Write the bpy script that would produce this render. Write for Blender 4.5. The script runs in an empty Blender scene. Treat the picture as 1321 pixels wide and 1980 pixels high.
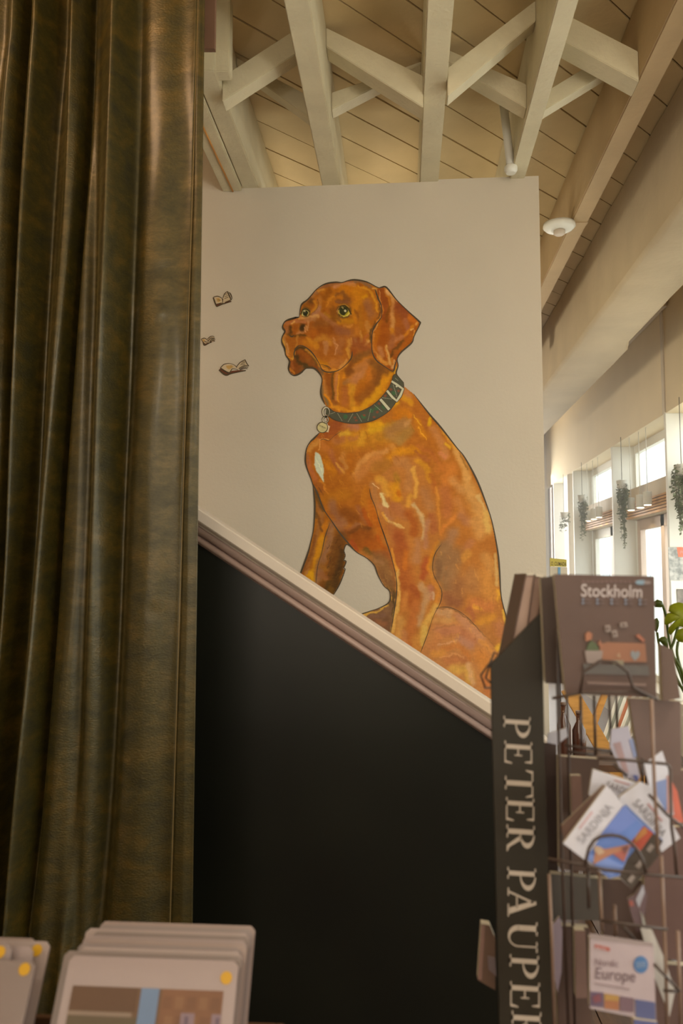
import bpy, bmesh, math, random
import numpy as np
from mathutils import Vector, Matrix
random.seed(7); rng = np.random.default_rng(5)
SC = bpy.context.scene
COL = SC.collection

# ------------------------------------------------------------------ camera
F = 1600.0; AZ = math.radians(4.29); PT = math.radians(4.5)
CAM = Vector((0, 0, 1.55))
fw = Vector((-math.sin(AZ)*math.cos(PT), math.cos(AZ)*math.cos(PT), math.sin(PT)))
rt = Vector((math.cos(AZ), math.sin(AZ), 0)); up = rt.cross(fw)
cd = bpy.data.cameras.new('camera'); cam = bpy.data.objects.new('camera', cd); COL.objects.link(cam)
cam.matrix_world = Matrix(((rt.x, up.x, -fw.x, CAM.x), (rt.y, up.y, -fw.y, CAM.y), (rt.z, up.z, -fw.z, CAM.z), (0, 0, 0, 1)))
cd.sensor_fit = 'VERTICAL'; cd.sensor_height = 36; cd.sensor_width = 24; cd.lens = F/1980*36
cd.clip_start = 0.05; cd.clip_end = 200
cd.dof.use_dof = True; cd.dof.focus_distance = 4.4; cd.dof.aperture_fstop = 4.2
SC.camera = cam
def ray(px, py): return fw*F + rt*(px-660.5) - up*(py-990)
def at(px, py, Y): r = ray(px, py); return CAM + r*(Y/r.y)
def atX(px, py, X): r = ray(px, py); return CAM + r*(X/r.x)

# ------------------------------------------------------------------ world, lights, exposure
vs = SC.view_settings
vs.view_transform = 'Standard'; vs.look = 'None'; vs.exposure = 0.48; vs.gamma = 1.0; vs.use_curve_mapping = False
W = bpy.data.worlds.new('daylight'); SC.world = W; W.use_nodes = True
bg = W.node_tree.nodes['Background']; bg.inputs[0].default_value = (0.93, 0.95, 0.93, 1); bg.inputs[1].default_value = 3.0
def area(name, loc, tgt, sx, sy, power, col):
    l = bpy.data.lights.new(name, 'AREA'); l.shape = 'RECTANGLE'; l.size = sx; l.size_y = sy; l.energy = power; l.color = col
    o = bpy.data.objects.new(name, l); COL.objects.link(o); o.location = loc
    o.rotation_euler = (Vector(tgt)-Vector(loc)).to_track_quat('-Z', 'Y').to_euler()
    return o
# daylight through the near right-hand shop windows (outside the glass) and the shop front behind the camera
area('window_daylight', (2.9, 1.2, 1.9), (0, 1.2, 1.9), 5.5, 2.3, 50, (1, .93, .82))
area('window_daylight_far', (2.9, 6.4, 2.0), (0, 6.4, 2.0), 1.8, 2.2, 40, (1, .96, .88))
area('shopfront_daylight', (-0.2, -2.6, 2.3), (0, 4, 2.2), 4.0, 2.6, 62, (1, .87, .70))
area('far_end_fill', (1.7, 13.6, 2.0), (1.7, 8, 2.0), 1.6, 2.4, 110, (1, .96, .88))  # unseen area light brightening the far end; the back wall has no window
def spot(name, loc, tgt, power, col, ang=60, blend=1.0, size=.15):
    l = bpy.data.lights.new(name, 'SPOT'); l.energy = power; l.color = col; l.spot_size = math.radians(ang); l.spot_blend = blend; l.shadow_soft_size = size
    o = bpy.data.objects.new(name, l); COL.objects.link(o); o.location = loc
    o.rotation_euler = (Vector(tgt)-Vector(loc)).to_track_quat('-Z', 'Y').to_euler()
    return o
def point(name, loc, power, col, r):
    l = bpy.data.lights.new(name, 'POINT'); l.energy = power; l.color = col; l.shadow_soft_size = r
    o = bpy.data.objects.new(name, l); COL.objects.link(o); o.location = loc
point('added_fill_light', (.9, .6, 2.7), 30, (1, .90, .74), .12)      # added point lights without fixtures, brightening the ceiling
point('added_fill_light', (-.5, -.6, 2.9), 22, (1, .90, .74), .12)
area('stairwell_light', (-.3, 5.6, 2.5), (-.3, 5.7, 5), 1.6, .5, 8, (1, .94, .76))
point('added_fill_light', (-.9, 8.6, 2.6), 75, (1, .86, .66), .2)  # added light hidden behind the mural wall, brightens the window header
spot('curtain_top_fill', (-1.6, 1.1, 3.9), (-1.15, 2.4, 3.2), 58, (1, .62, .36), 95, 1.0, .25)  # added unseen spot, warms the curtain top like the brown lens veil

# ------------------------------------------------------------------ helpers
def lin(c):
    return tuple(((x/255)/12.92 if x/255 <= .04045 else ((x/255+.055)/1.055)**2.4) for x in c)
def mat(name, rgb, rough=.6, var=.08, scale=8, bump=0, bscale=40, spec=.4, metal=0, sheen=0, rgb2=None, stretch=(1, 1, 1), trans=0, coat=0):
    m = bpy.data.materials.new(name); m.use_nodes = True; nt = m.node_tree; b = nt.nodes['Principled BSDF']
    c = lin(rgb); c2 = lin(rgb2) if rgb2 else tuple(x*(1-var*2.2) for x in c)
    tc = nt.nodes.new('ShaderNodeTexCoord'); mp = nt.nodes.new('ShaderNodeMapping'); mp.inputs['Scale'].default_value = stretch
    nz = nt.nodes.new('ShaderNodeTexNoise'); nz.inputs['Scale'].default_value = scale; nz.inputs['Detail'].default_value = 5
    rp = nt.nodes.new('ShaderNodeValToRGB'); rp.color_ramp.elements[0].position = .35; rp.color_ramp.elements[1].position = .65
    rp.color_ramp.elements[0].color = (*c2, 1); rp.color_ramp.elements[1].color = (*c, 1)
    nt.links.new(tc.outputs['Object'], mp.inputs[0]); nt.links.new(mp.outputs[0], nz.inputs[0])
    nt.links.new(nz.outputs['Fac'], rp.inputs[0]); nt.links.new(rp.outputs[0], b.inputs['Base Color'])
    b.inputs['Roughness'].default_value = rough; b.inputs['Specular IOR Level'].default_value = spec; b.inputs['Metallic'].default_value = metal
    if sheen: b.inputs['Sheen Weight'].default_value = sheen; b.inputs['Sheen Roughness'].default_value = .35; b.inputs['Sheen Tint'].default_value = (*[min(1, x*3+.25) for x in c], 1)
    if coat: b.inputs['Coat Weight'].default_value = coat; b.inputs['Coat Roughness'].default_value = .08
    if trans: b.inputs['Subsurface Weight'].default_value = 0
    if bump:
        n2 = nt.nodes.new('ShaderNodeTexNoise'); n2.inputs['Scale'].default_value = bscale; n2.inputs['Detail'].default_value = 6
        bp = nt.nodes.new('ShaderNodeBump'); bp.inputs['Strength'].default_value = bump; bp.inputs['Distance'].default_value = .01
        nt.links.new(mp.outputs[0], n2.inputs[0]); nt.links.new(n2.outputs['Fac'], bp.inputs['Height']); nt.links.new(bp.outputs[0], b.inputs['Normal'])
    return m
def emat(name, col, s):
    m = bpy.data.materials.new(name); m.use_nodes = True; nt = m.node_tree; nt.nodes.clear()
    e = nt.nodes.new('ShaderNodeEmission'); o = nt.nodes.new('ShaderNodeOutputMaterial'); e.inputs[0].default_value = (*col, 1); e.inputs[1].default_value = s
    nt.links.new(e.outputs[0], o.inputs[0]); return m
def glassmat():
    m = bpy.data.materials.new('window_glass'); m.use_nodes = True; nt = m.node_tree; nt.nodes.clear()
    t = nt.nodes.new('ShaderNodeBsdfTransparent'); g = nt.nodes.new('ShaderNodeBsdfGlossy'); g.inputs['Roughness'].default_value = .02
    t.inputs[0].default_value = (.96, .98, .97, 1); mx = nt.nodes.new('ShaderNodeMixShader'); mx.inputs[0].default_value = .05
    o = nt.nodes.new('ShaderNodeOutputMaterial'); nt.links.new(t.outputs[0], mx.inputs[1]); nt.links.new(g.outputs[0], mx.inputs[2]); nt.links.new(mx.outputs[0], o.inputs[0])
    return m
def vmat(name, rough=.6, fine=.06, spec=.2, k=(1, 1, 1)):
    m = bpy.data.materials.new(name); m.use_nodes = True; nt = m.node_tree; b = nt.nodes['Principled BSDF']
    a = nt.nodes.new('ShaderNodeAttribute'); a.attribute_name = 'paint'
    tc = nt.nodes.new('ShaderNodeTexCoord'); mp = nt.nodes.new('ShaderNodeMapping'); mp.inputs['Scale'].default_value = (60, 60, 22)
    nz = nt.nodes.new('ShaderNodeTexNoise'); nz.inputs['Scale'].default_value = 1.6; nz.inputs['Detail'].default_value = 4; nz.inputs['Distortion'].default_value = 1.2
    mr = nt.nodes.new('ShaderNodeMapRange'); mr.inputs[1].default_value = .3; mr.inputs[2].default_value = .7; mr.inputs[3].default_value = 1-fine; mr.inputs[4].default_value = 1+fine
    vm = nt.nodes.new('ShaderNodeVectorMath'); vm.operation = 'SCALE'
    nt.links.new(tc.outputs['Object'], mp.inputs[0]); nt.links.new(mp.outputs[0], nz.inputs[0]); nt.links.new(nz.outputs['Fac'], mr.inputs[0])
    nt.links.new(a.outputs['Color'], vm.inputs[0]); nt.links.new(mr.outputs[0], vm.inputs['Scale']); nt.links.new(vm.outputs[0], b.inputs['Base Color'])
    b.inputs['Roughness'].default_value = rough; b.inputs['Specular IOR Level'].default_value = spec
    return m

class MB:
    def __init__(s): s.v = []; s.f = []; s.sm = []
    def quadbox(s, c8):
        n = len(s.v); s.v += [Vector(c) for c in c8]
        for q in ((0,3,2,1),(4,5,6,7),(0,1,5,4),(1,2,6,5),(2,3,7,6),(3,0,4,7)): s.f.append(tuple(n+i for i in q)); s.sm.append(False)
        return s
    def box(s, x0, x1, y0, y1, z0, z1):
        return s.quadbox([(x0,y0,z0),(x1,y0,z0),(x1,y1,z0),(x0,y1,z0),(x0,y0,z1),(x1,y0,z1),(x1,y1,z1),(x0,y1,z1)])
    def bar(s, a, b, w, h, upv=(0,0,1)):
        a = Vector(a); b = Vector(b); d = (b-a).normalized(); x = d.cross(Vector(upv)).normalized()*(w/2); y = x.cross(d).normalized()*(h/2)
        return s.quadbox([a-x-y, a+x-y, b+x-y, b-x-y, a-x+y, a+x+y, b+x+y, b-x+y])
    def prism(s, pts, vec):
        n = len(s.v); k = len(pts); vec = Vector(vec)
        s.v += [Vector(p) for p in pts] + [Vector(p)+vec for p in pts]
        s.f.append(tuple(range(n, n+k))); s.f.append(tuple(range(n+2*k-1, n+k-1, -1))); s.sm += [False]*2
        for i in range(k): j = (i+1) % k; s.f.append((n+i, n+k+i, n+k+j, n+j)); s.sm.append(False)
        return s
    def face(s, pts):
        n = len(s.v); s.v += [Vector(p) for p in pts]; s.f.append(tuple(range(n, n+len(pts)))); s.sm.append(False); return s
    def tube(s, pts, r, seg=8, close=False):
        pts = [Vector(p) for p in pts]; n = len(s.v); m = len(pts); rr = r if hasattr(r, '__len__') else [r]*m
        nrm = None
        for i, p in enumerate(pts):
            t = (pts[(i+1) % m if close else min(i+1, m-1)] - pts[(i-1) % m if close else max(i-1, 0)]).normalized()
            if nrm is None: nrm = t.orthogonal().normalized()
            nrm = (nrm - t*nrm.dot(t)).normalized(); bn = t.cross(nrm)
            for k in range(seg):
                a = 2*math.pi*k/seg; s.v.append(p + (nrm*math.cos(a)+bn*math.sin(a))*rr[i])
        for i in range(m if close else m-1):
            j = (i+1) % m
            for k in range(seg):
                l = (k+1) % seg; s.f.append((n+i*seg+k, n+i*seg+l, n+j*seg+l, n+j*seg+k)); s.sm.append(True)
        if not close:
            s.f.append(tuple(n+k for k in range(seg-1, -1, -1))); s.f.append(tuple(n+(m-1)*seg+k for k in range(seg))); s.sm += [False]*2
        return s
    def lathe(s, base, prof, seg=24, axis=(0,0,1)):
        ax = Vector(axis).normalized(); u = ax.orthogonal().normalized(); w = ax.cross(u); n = len(s.v); base = Vector(base)
        for r, h in prof:
            for k in range(seg):
                a = 2*math.pi*k/seg; s.v.append(base + ax*h + (u*math.cos(a)+w*math.sin(a))*r)
        for i in range(len(prof)-1):
            for k in range(seg):
                l = (k+1) % seg; s.f.append((n+i*seg+k, n+i*seg+l, n+(i+1)*seg+l, n+(i+1)*seg+k)); s.sm.append(True)
        s.f.append(tuple(n+k for k in range(seg-1, -1, -1))); s.f.append(tuple(n+(len(prof)-1)*seg+k for k in range(seg))); s.sm += [False]*2
        return s
    def build(s, name, m, parent=None, bevel=0, label=None, kind=None):
        me = bpy.data.meshes.new(name); me.from_pydata([tuple(v) for v in s.v], [], s.f); me.update()
        me.polygons.foreach_set('use_smooth', s.sm)
        bm = bmesh.new(); bm.from_mesh(me); bmesh.ops.recalc_face_normals(bm, faces=bm.faces)
        if bevel: bmesh.ops.bevel(bm, geom=list(bm.edges), offset=bevel, segments=2, affect='EDGES', clamp_overlap=True)
        bm.to_mesh(me); bm.free()
        if m: me.materials.append(m)
        o = bpy.data.objects.new(name, me); COL.objects.link(o)
        if parent is not None: o.parent = parent
        if label: o['label'] = label
        if kind: o['kind'] = kind
        return o
def setp(o, loc):  # put a world-built child under an Empty that stands at loc
    o.matrix_parent_inverse = Matrix.Translation(-Vector(loc))
def thing(name, label, cat, loc=(0, 0, 0), group=None):
    o = bpy.data.objects.new(name, None); COL.objects.link(o); o.location = loc; o.empty_display_size = .05
    o['label'] = label; o['category'] = cat
    if group: o['group'] = group
    return o
def tag(o, label, cat, group=None):
    o['label'] = label; o['category'] = cat
    if group: o['group'] = group
    return o
def part(mb, name, m, t, bevel=0, label=None, kind=None):
    o = mb.build(name, m, t, bevel, label, kind)
    L = Vector((0, 0, 0)); p = t
    while p is not None: L += Vector(p.location) if p.type == 'EMPTY' else Vector((0, 0, 0)); p = p.parent
    if t.type == 'EMPTY': o.matrix_parent_inverse = Matrix.Translation(-L)
    return o
def pp(pts, Y): return [at(x, y, Y) for x, y in pts]
def slab(pts, Y, d): return MB().prism(pp(pts, Y), (0, d, 0))     # outline at Y, real depth d behind it
def text_mb(string, org, ux, vx, size, Y, off=0.0):
    """lettering as flat faces; org photo px of baseline start, ux/vx unit px directions, size px per em"""
    cu = bpy.data.curves.new('t', 'FONT'); cu.body = string; cu.offset = off; cu.resolution_u = 4
    to = bpy.data.objects.new('t', cu); COL.objects.link(to)
    dg = bpy.context.evaluated_depsgraph_get(); me = bpy.data.meshes.new_from_object(to.evaluated_get(dg))
    mb = MB(); mb.v = [at(org[0]+(v.co.x*ux[0]+v.co.y*vx[0])*size, org[1]+(v.co.x*ux[1]+v.co.y*vx[1])*size, Y) for v in me.vertices]
    mb.f = [tuple(p.vertices) for p in me.polygons]; mb.sm = [False]*len(mb.f)
    bpy.data.objects.remove(to); bpy.data.curves.remove(cu); bpy.data.meshes.remove(me)
    return mb

# ------------------------------------------------------------------ materials
M_wall = mat('white_wall_paint', (207, 196, 178), .75, .02, 1.6, .12, 60, .2)
M_ceil = mat('cream_ceiling_paint', (206, 188, 150), .7, .05, 2.2, .15, 40, .2)
M_deck = mat('cream_deck_boards', (214, 190, 144), .75, .06, 2.5, .2, 30, .2)
M_beam = mat('white_beam_paint', (214, 203, 172), .55, .05, 5, .35, 45, .35)
M_beam_d = mat('shaded_beam_paint', (186, 160, 122), .7, .05, 3, .2, 30, .2)  # tan stands for shadow on a white joist
M_plaster = mat('plaster_beam', (205, 188, 158), .8, .05, 2.5, .3, 20, .2)
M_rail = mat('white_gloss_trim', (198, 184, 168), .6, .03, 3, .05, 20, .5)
M_railb = mat('shadowed_white_trim', (158, 134, 124), .42, .03, 3, .05, 20, .5)  # same white trim, darkened; shadow below the cap put into the colour
M_panel = mat('black_green_panel', (19, 20, 13), .34, .25, 1.2, .05, 8, .28)
M_floor = mat('dark_oak_floor', (92, 62, 38), .45, .2, 6, .1, 30, .4, stretch=(6, 1, 1))
M_frame = mat('white_window_frame', (226, 224, 214), .5, .02, 4)
M_frame2 = mat('beige_window_frame', (206, 192, 170), .5, .04, 4)
M_door = mat('pink_beige_door', (206, 184, 168), .5, .04, 4)
M_glass = glassmat()
M_black = mat('black_board', (42, 36, 26), .5, .1, 6, .03, 20, .3)  # black lifted towards brown, lens veil put into the colour
M_wire = mat('dark_wire', (62, 46, 38), .4, .1, 30, 0, 1, .5)
M_wood = mat('golden_pine', (206, 150, 76), .5, .12, 6, .1, 30, .3, stretch=(1, 1, 6))
M_woodd = mat('walnut_wood', (96, 66, 44), .55, .2, 5, .15, 30, .3, stretch=(1, 6, 1))

# ------------------------------------------------------------------ room shell
HX0, HX1, HY0, HY1, ZD = -3.2, 2.4, -3.0, 14.0, 4.13
def struct(mb, name, m, parent=None, bevel=0):
    o = mb.build(name, m, parent, bevel)
    if parent is None: o['kind'] = 'structure'
    return o
floor = struct(MB().box(HX0-.1, 2.75, HY0-.1, HY1+.1, -.1, -.012), 'floor', M_floor)
for i in range(26):       # floorboards where the photo looks down on them
    x0 = -1.4 + i*.16
    MB().box(x0, x0+.155, 2.2, 8.0, -.012, 0).build('floorboard', M_floor, floor)
ceil = struct(MB().box(HX0-.1, 2.75, HY0-.1, HY1+.1, ZD+.03, ZD+.12), 'ceiling', M_ceil)
struct(MB().box(HX0-.1, HX0, HY0, HY1, -.01, ZD+.03), 'wall_left', M_wall)
struct(MB().box(HX0, 2.75, HY1, HY1+.1, -.01, ZD+.03), 'wall_back', M_wall)
struct(MB().box(HX0, 2.75, HY0-.1, HY0, -.01, ZD+.03), 'wall_front', M_wall)
# mural wall
YW = 4.5
xR = at(1045, 500, YW).x; xL = at(431, 371, YW).x; zT = at(700, 356, YW).z; zT2 = at(930, 344, YW).z; xS = at(846, 352, YW).x
mw = MB().prism([(HX0, YW, 0), (xR, YW, 0), (xR, YW, zT2), (xS, YW, zT2), (xS, YW, zT), (xL, YW, zT), (xL, YW, ZD), (HX0, YW, ZD)], (0, .12, 0))
wall_mural = struct(mw, 'wall_right_of_curtain', M_wall)
wall_mural.name = 'wall_middle'

# diagonal roof boards, each clipped to the room
def clip(poly, x0, x1, y0, y1):
    def c(poly, f, g):
        out = []
        for i in range(len(poly)):
            a, b = poly[i-1], poly[i]; fa, fb = f(a), f(b)
            if (fa >= 0) != (fb >= 0): t = fa/(fa-fb); out.append((a[0]+(b[0]-a[0])*t, a[1]+(b[1]-a[1])*t))
            if fb >= 0: out.append(b)
        return out
    for f in (lambda p: p[0]-x0, lambda p: x1-p[0], lambda p: p[1]-y0, lambda p: y1-p[1]):
        poly = c(poly, f, None)
        if len(poly) < 3: return []
    return poly
ph = math.radians(42.5); dx, dy = math.sin(ph), math.cos(ph); nx, ny = dy, -dx
k0 = at(500, 224, 4).y  # phase
for i in range(-60, 60):
    w = .2065; o = i*w - 1.12; g = .0045
    q = []
    for s, t in ((o+g, -30), (o+w-g, -30), (o+w-g, 30), (o+g, 30)): q.append((nx*s+dx*t, ny*s+dy*t))
    q = clip(q, -2.2, HX1-.02, 1.6, 13.0)
    if len(q) < 3: continue
    cx = sum(p[0] for p in q)/len(q)
    dz = random.uniform(-.003, .003)
    MB().prism([(x, y, ZD-.006+dz) for x, y in q], (0, 0, .03)).build('plank', M_deck, ceil)
# joists across the room (parallel to Y)
ZJ = zT; XW_ = 2.395
def joist(xa, xb, y0=1.3, y1=9.5, z0=ZJ, z1=ZD-.012, m=M_beam, name='joist'):
    return MB().box(xa, xb, y0, y1, z0, z1).build(name, m, ceil, .004)
J = {}
for k, (a, b) in {'A': (469, 500), '1': (623, 657), '2': (812, 848), '3': (986, 1015)}.items():
    xa, xb = at(a, 357, YW).x, at(b, 357, YW).x; J[k] = (xa, xb)
joist(*J['A'], y0=at(400, 96, 3.4).y)
for k in '123': joist(*J[k])
# boxed-in beam with a cable left of the first joist
xb0 = at(431, 371, YW).x; zb = at(431, 371, YW).z
bb = MB().box(xb0, J['A'][0]-.004, 2.4, YW-.001, zb, ZD-.012).build('edge_beam', M_beam, ceil, .004)
MB().tube([(xb0+.055, 2.4, zb-.004), (xb0+.05, 3.4, zb-.004), (xb0+.06, YW-.01, zb-.004)], .0045, 6).build('cable', mat('orange_cable', (226, 160, 80), .5), ceil)
# hanger post
hp0, hp1 = at(416, 60, 3.42), at(444, 60, 3.42)
MB().box(hp0.x, hp1.x, 3.42, 3.49, ZJ+.005, ZD-.012).build('hanger_post', M_beam, ceil, .004)
# cross bridging between joists
def brace(p0, p1, Y, bay, w=.055, h=.1, m=M_beam):
    a = at(p0[0], p0[1], Y); b = at(p1[0], p1[1], Y); xa, xb = bay; f = lambda x: a.z+(b.z-a.z)*(x-a.x)/(b.x-a.x)
    hv = h/2*math.hypot(b.x-a.x, b.z-a.z)/abs(b.x-a.x); za, zb = f(xa), f(xb)
    MB().prism([(xa, Y, za-hv), (xb, Y, zb-hv), (xb, Y, min(zb+hv, ZD-.02)), (xa, Y, min(za+hv, ZD-.02))], (0, w, 0)).build('brace', m, ceil, .003)
BA = (J['A'][1]+.001, J['1'][0]-.001); BB = (J['1'][1]+.001, J['2'][0]-.001); BC = (J['2'][1]+.001, J['3'][0]-.001); BD = (J['3'][1]+.001, 1.054)
brace((436, 168), (600, 62), 3.55, BA, w=.085, h=.10)
brace((440, 92), (606, 212), 3.85, BA, w=.085, h=.085)
brace((628, 58), (826, 182), 3.66, BB, w=.11, h=.125)
brace((632, 200), (830, 98), 3.95, BB, w=.085, h=.08)
brace((852, 170), (1030, 18), 3.55, BC, w=.085, h=.10)
brace((862, 95), (1034, 195), 3.85, BC, w=.10, h=.10)
brace((1100, 55), (1275, 150), 3.60, BD, w=.12, h=.12)
brace((1046, 200), (1190, 112), 3.85, BD, w=.085, h=.075)
# big tan beam with the smoke detector, end cross beam
t0, t1 = at(1078, 390, 4.69), at(1168, 390, 4.69)
xa, xb = t0.x, t1.x
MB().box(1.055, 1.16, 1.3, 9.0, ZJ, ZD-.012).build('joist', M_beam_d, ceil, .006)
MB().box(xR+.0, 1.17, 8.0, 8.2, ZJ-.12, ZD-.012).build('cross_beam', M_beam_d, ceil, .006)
# plaster covered beam with a rough lower edge
q0 = 1.45; zbm = 1.55+1.93
n = 46; A = []
for i in range(n+1):
    y = 1.2 + (13.6-1.2)*i/n
    step = .0 if y < 7.0 else .055
    if 6.9 < y < 7.1: step = .02
    j = .012*math.sin(y*5.1)+.008*math.sin(y*11.7)
    xo = 1.875+step+j*.6; zl = zbm+j*.5
    A.append([(q0+j*.3, y, ZD-.02), (q0+j*.25, y, zl+.03), (q0+.03, y, zl), (xo-.03, y, zl-.0), (xo, y, zl+.02), (xo, y, ZD-.02)])
mb = MB(); mb.v = [Vector(p) for r in A for p in r]; kk = 6
for i in range(n):
    for j in range(kk):
        mb.f.append((i*kk+j, i*kk+(j+1) % kk, (i+1)*kk+(j+1) % kk, (i+1)*kk+j)); mb.sm.append(j in (1, 2, 3))
mb.f += [tuple(range(kk)), tuple(n*kk+j for j in range(kk))]; mb.sm += [False]*2
mb.build('plaster_beam', M_plaster, ceil)
MB().box(1.96, XW_, 7.53, HY1-.02, 4.0, ZD-.012).build('soffit', M_plaster, ceil)
# smoke detector
sd = at(1082, 456, 5.12)
t = thing('smoke_detector', 'round white smoke detector beside the shaded tan ceiling joist right of the mural wall', 'detector', (sd.x, sd.y, ZJ))
part(MB().lathe((sd.x, sd.y, ZJ), [(.098, 0), (.1, -.02), (.085, -.035), (.05, -.042)], 28), 'housing', M_frame, t)
part(MB().box(sd.x-.02, 1.16, sd.y-.02, sd.y+.02, ZJ-.004, ZJ), 'bracket', M_beam_d, t)
part(MB().lathe((sd.x, sd.y, ZJ-.042), [(.036, 0), (.036, -.022), (.025, -.03)], 20), 'sensor_cap', M_rail, t)
# white rod leaning by the third joist
a, b = at(972, 185, 4.25), at(988, 325, 4.36)
t = thing('window_pole', 'thin white pole leaning against the third ceiling joist above the wall', 'pole', (b.x, b.y, b.z))
part(MB().tube([a, b], .022, 12), 'pole', M_frame, t)
part(MB().lathe(b-Vector((0, 0, .03)), [(.025, 0), (.035, .015), (.035, .035), (.025, .05)], 14), 'end_knob', M_frame, t)

# ------------------------------------------------------------------ right wall: header, fins, windows
XW = HX1; XG = 2.65; ZH = atX(1290, 797, XW).z
FY = [atX(1290, 900, XW).y, atX(1184, 900, XW).y, atX(1108, 900, XW).y]
wr = struct(MB().box(XW, XG+.08, HY0, HY1, ZH, ZD+.03), 'wall_right', mat('header_paint', (226, 208, 172), .8, .03, 2, .1, 30))
struct(MB().box(XW, XG+.08, HY0, HY1, -.01, .45), 'baseboard_right', M_wall)
MB().box(XW-.012, XW, FY[0]-.02, FY[0]+.05, ZH, ZD-.01).build('cover_strip', M_frame2, wr)
fins = [FY[0]-6.0, FY[0]-4.0, FY[0]-2.0] + FY + [FY[2]+.65, 13.4]
for i, y in enumerate(fins):
    MB().box(XW, XG, y, y+(.05 if y != FY[2] else .05), .45, ZH).build('fin', M_frame, wr, .003)
MB().box(XW-.01, XG, FY[2]+.35, FY[2]+.62, .45, ZH).build('pillar', M_frame2, wr, .004)
MB().box(XW-.02, XG, FY[2]+1.6, FY[2]+1.95, .45, ZH-.05).build('pillar', M_woodd, wr, .004)
ztr0, ztr1 = atX(1224, 951, XG).z, ZH-.1
def window(nm, y0, y1, door=False):
    w = MB()
    w.box(XG, XG+.06, y0, y1, ZH-.09, ZH); w.box(XG, XG+.06, y0, y0+.05, .45, ZH-.09); w.box(XG, XG+.06, y1-.05, y1, .45, ZH-.09)
    w.box(XG, XG+.06, y0+.05, y1-.05, .45, .52)
    o = struct(w, nm, M_frame)
    MB().box(XG+.025, XG+.032, y0+.05, y1-.05, ztr0, ZH-.09).build('transom_pane', M_glass, o)
    MB().box(XG-.1, XG+.07, y0+.05, y1-.05, ztr0-.34, ztr0).build('transom_beam', mat('tan_transom_beam', (200, 182, 150), .6, .05, 3), o, .004)
    for k in range(6): 
        MB().box(XG-.13, XG-.10, y0+.08, y1-.08, ztr0-.335+k*.03, ztr0-.315+k*.03).build('slat', M_wood, o)
    ym = (y0+y1)/2
    mfr = M_door if door else M_frame
    f = MB()
    for a_, b_ in ((y0+.05, y0+.16), (ym-.06, ym+.06), (y1-.16, y1-.05)): f.box(XG, XG+.06, a_, b_, .52, ztr0-.34)
    f.box(XG, XG+.06, y0+.16, y1-.16, ztr0-.46, ztr0-.34)
    f.build('lower_frame', mfr, o, .003)
    for a_, b_ in ((y0+.16, ym-.06), (ym+.06, y1-.16)):
        MB().box(XG+.025, XG+.032, a_, b_, .52, ztr0-.46).build('pane', M_glass, o)
    return o
wi = 1
ys = fins
for a_, b_ in zip(ys[:-1], ys[1:]):
    if b_-a_ < 1: continue
    window('window_%d' % wi, a_+.05, b_, door=(wi in (4,))); wi += 1
window('window_%d' % wi, HY0+.1, ys[0])
# spotlights under the header, in front of the transom beams
M_lampglow = emat('lamp_glow', (1, .86, .55), 6)
for bi, (xs, y0p, names) in enumerate([([(1220, 963), (1238, 957), (1252, 951)], 0, ('nearest the long trailing plant', 'in the middle', 'nearest the front fin')),
                             ([(1137, 988), (1148, 984), (1158, 980)], 1, ('nearest the back fin', 'in the middle', 'nearest the next fin'))]):
    for i, (px, py) in enumerate(xs):
        p = atX(px, py, XG-.2-.02)
        t = thing('spotlight', 'small white cylinder spotlight %s, %s window bay' % (names[i], 'nearer' if bi == 0 else 'farther'), 'spotlight', (p.x, p.y, ZH), 'cylinder spotlights in the window bays')
        part(MB().tube([(p.x, p.y, p.z), (p.x, p.y, ZH)], .004, 6), 'stem', M_frame, t)
        part(MB().lathe((p.x, p.y, p.z-.13), [(.04, 0), (.042, .002), (.042, .13), (.02, .135)], 20), 'shade', M_frame, t)
        part(MB().lathe((p.x, p.y, p.z-.136), [(.034, 0), (.034, .005)], 16), 'lamp', M_lampglow, t)
        spot('spotlight_beam', (p.x, p.y, p.z-.15), (p.x+.15, p.y, p.z-.7), 5, (1, .78, .42), 100, .8, .03)

# ------------------------------------------------------------------ outside the windows
M_fac = mat('pale_facade', (238, 238, 234), .8, .03, 1)
M_fwin = mat('facade_window', (188, 198, 204), .3, .05, 2)
t = thing('street_building', 'pale facade across the street seen through the shop windows', 'building', (9, 22, 0))
part(MB().box(9, 14, 8, 60, -.5, 9), 'wall', M_fac, t)
for y in range(10, 58, 3):
    for z in (1.0, 4.4):
        w = part(MB().box(8.95, 9.02, y, y+1.3, z, z+2.1), 'window', M_fwin, t)
        MB().box(8.93, 8.96, y+.62, y+.68, z, z+2.1).build('glazing_bar', M_fac, w)
        w.children[0].matrix_parent_inverse = w.matrix_world.inverted() @ Matrix.Identity(4)
g = MB().box(2.76, 30, -10, 80, -.15, -.1).build('pavement', mat('street_paving', (222, 220, 214), .9, .05, 3)); g['kind'] = 'structure'; g.name = 'ground'

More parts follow.
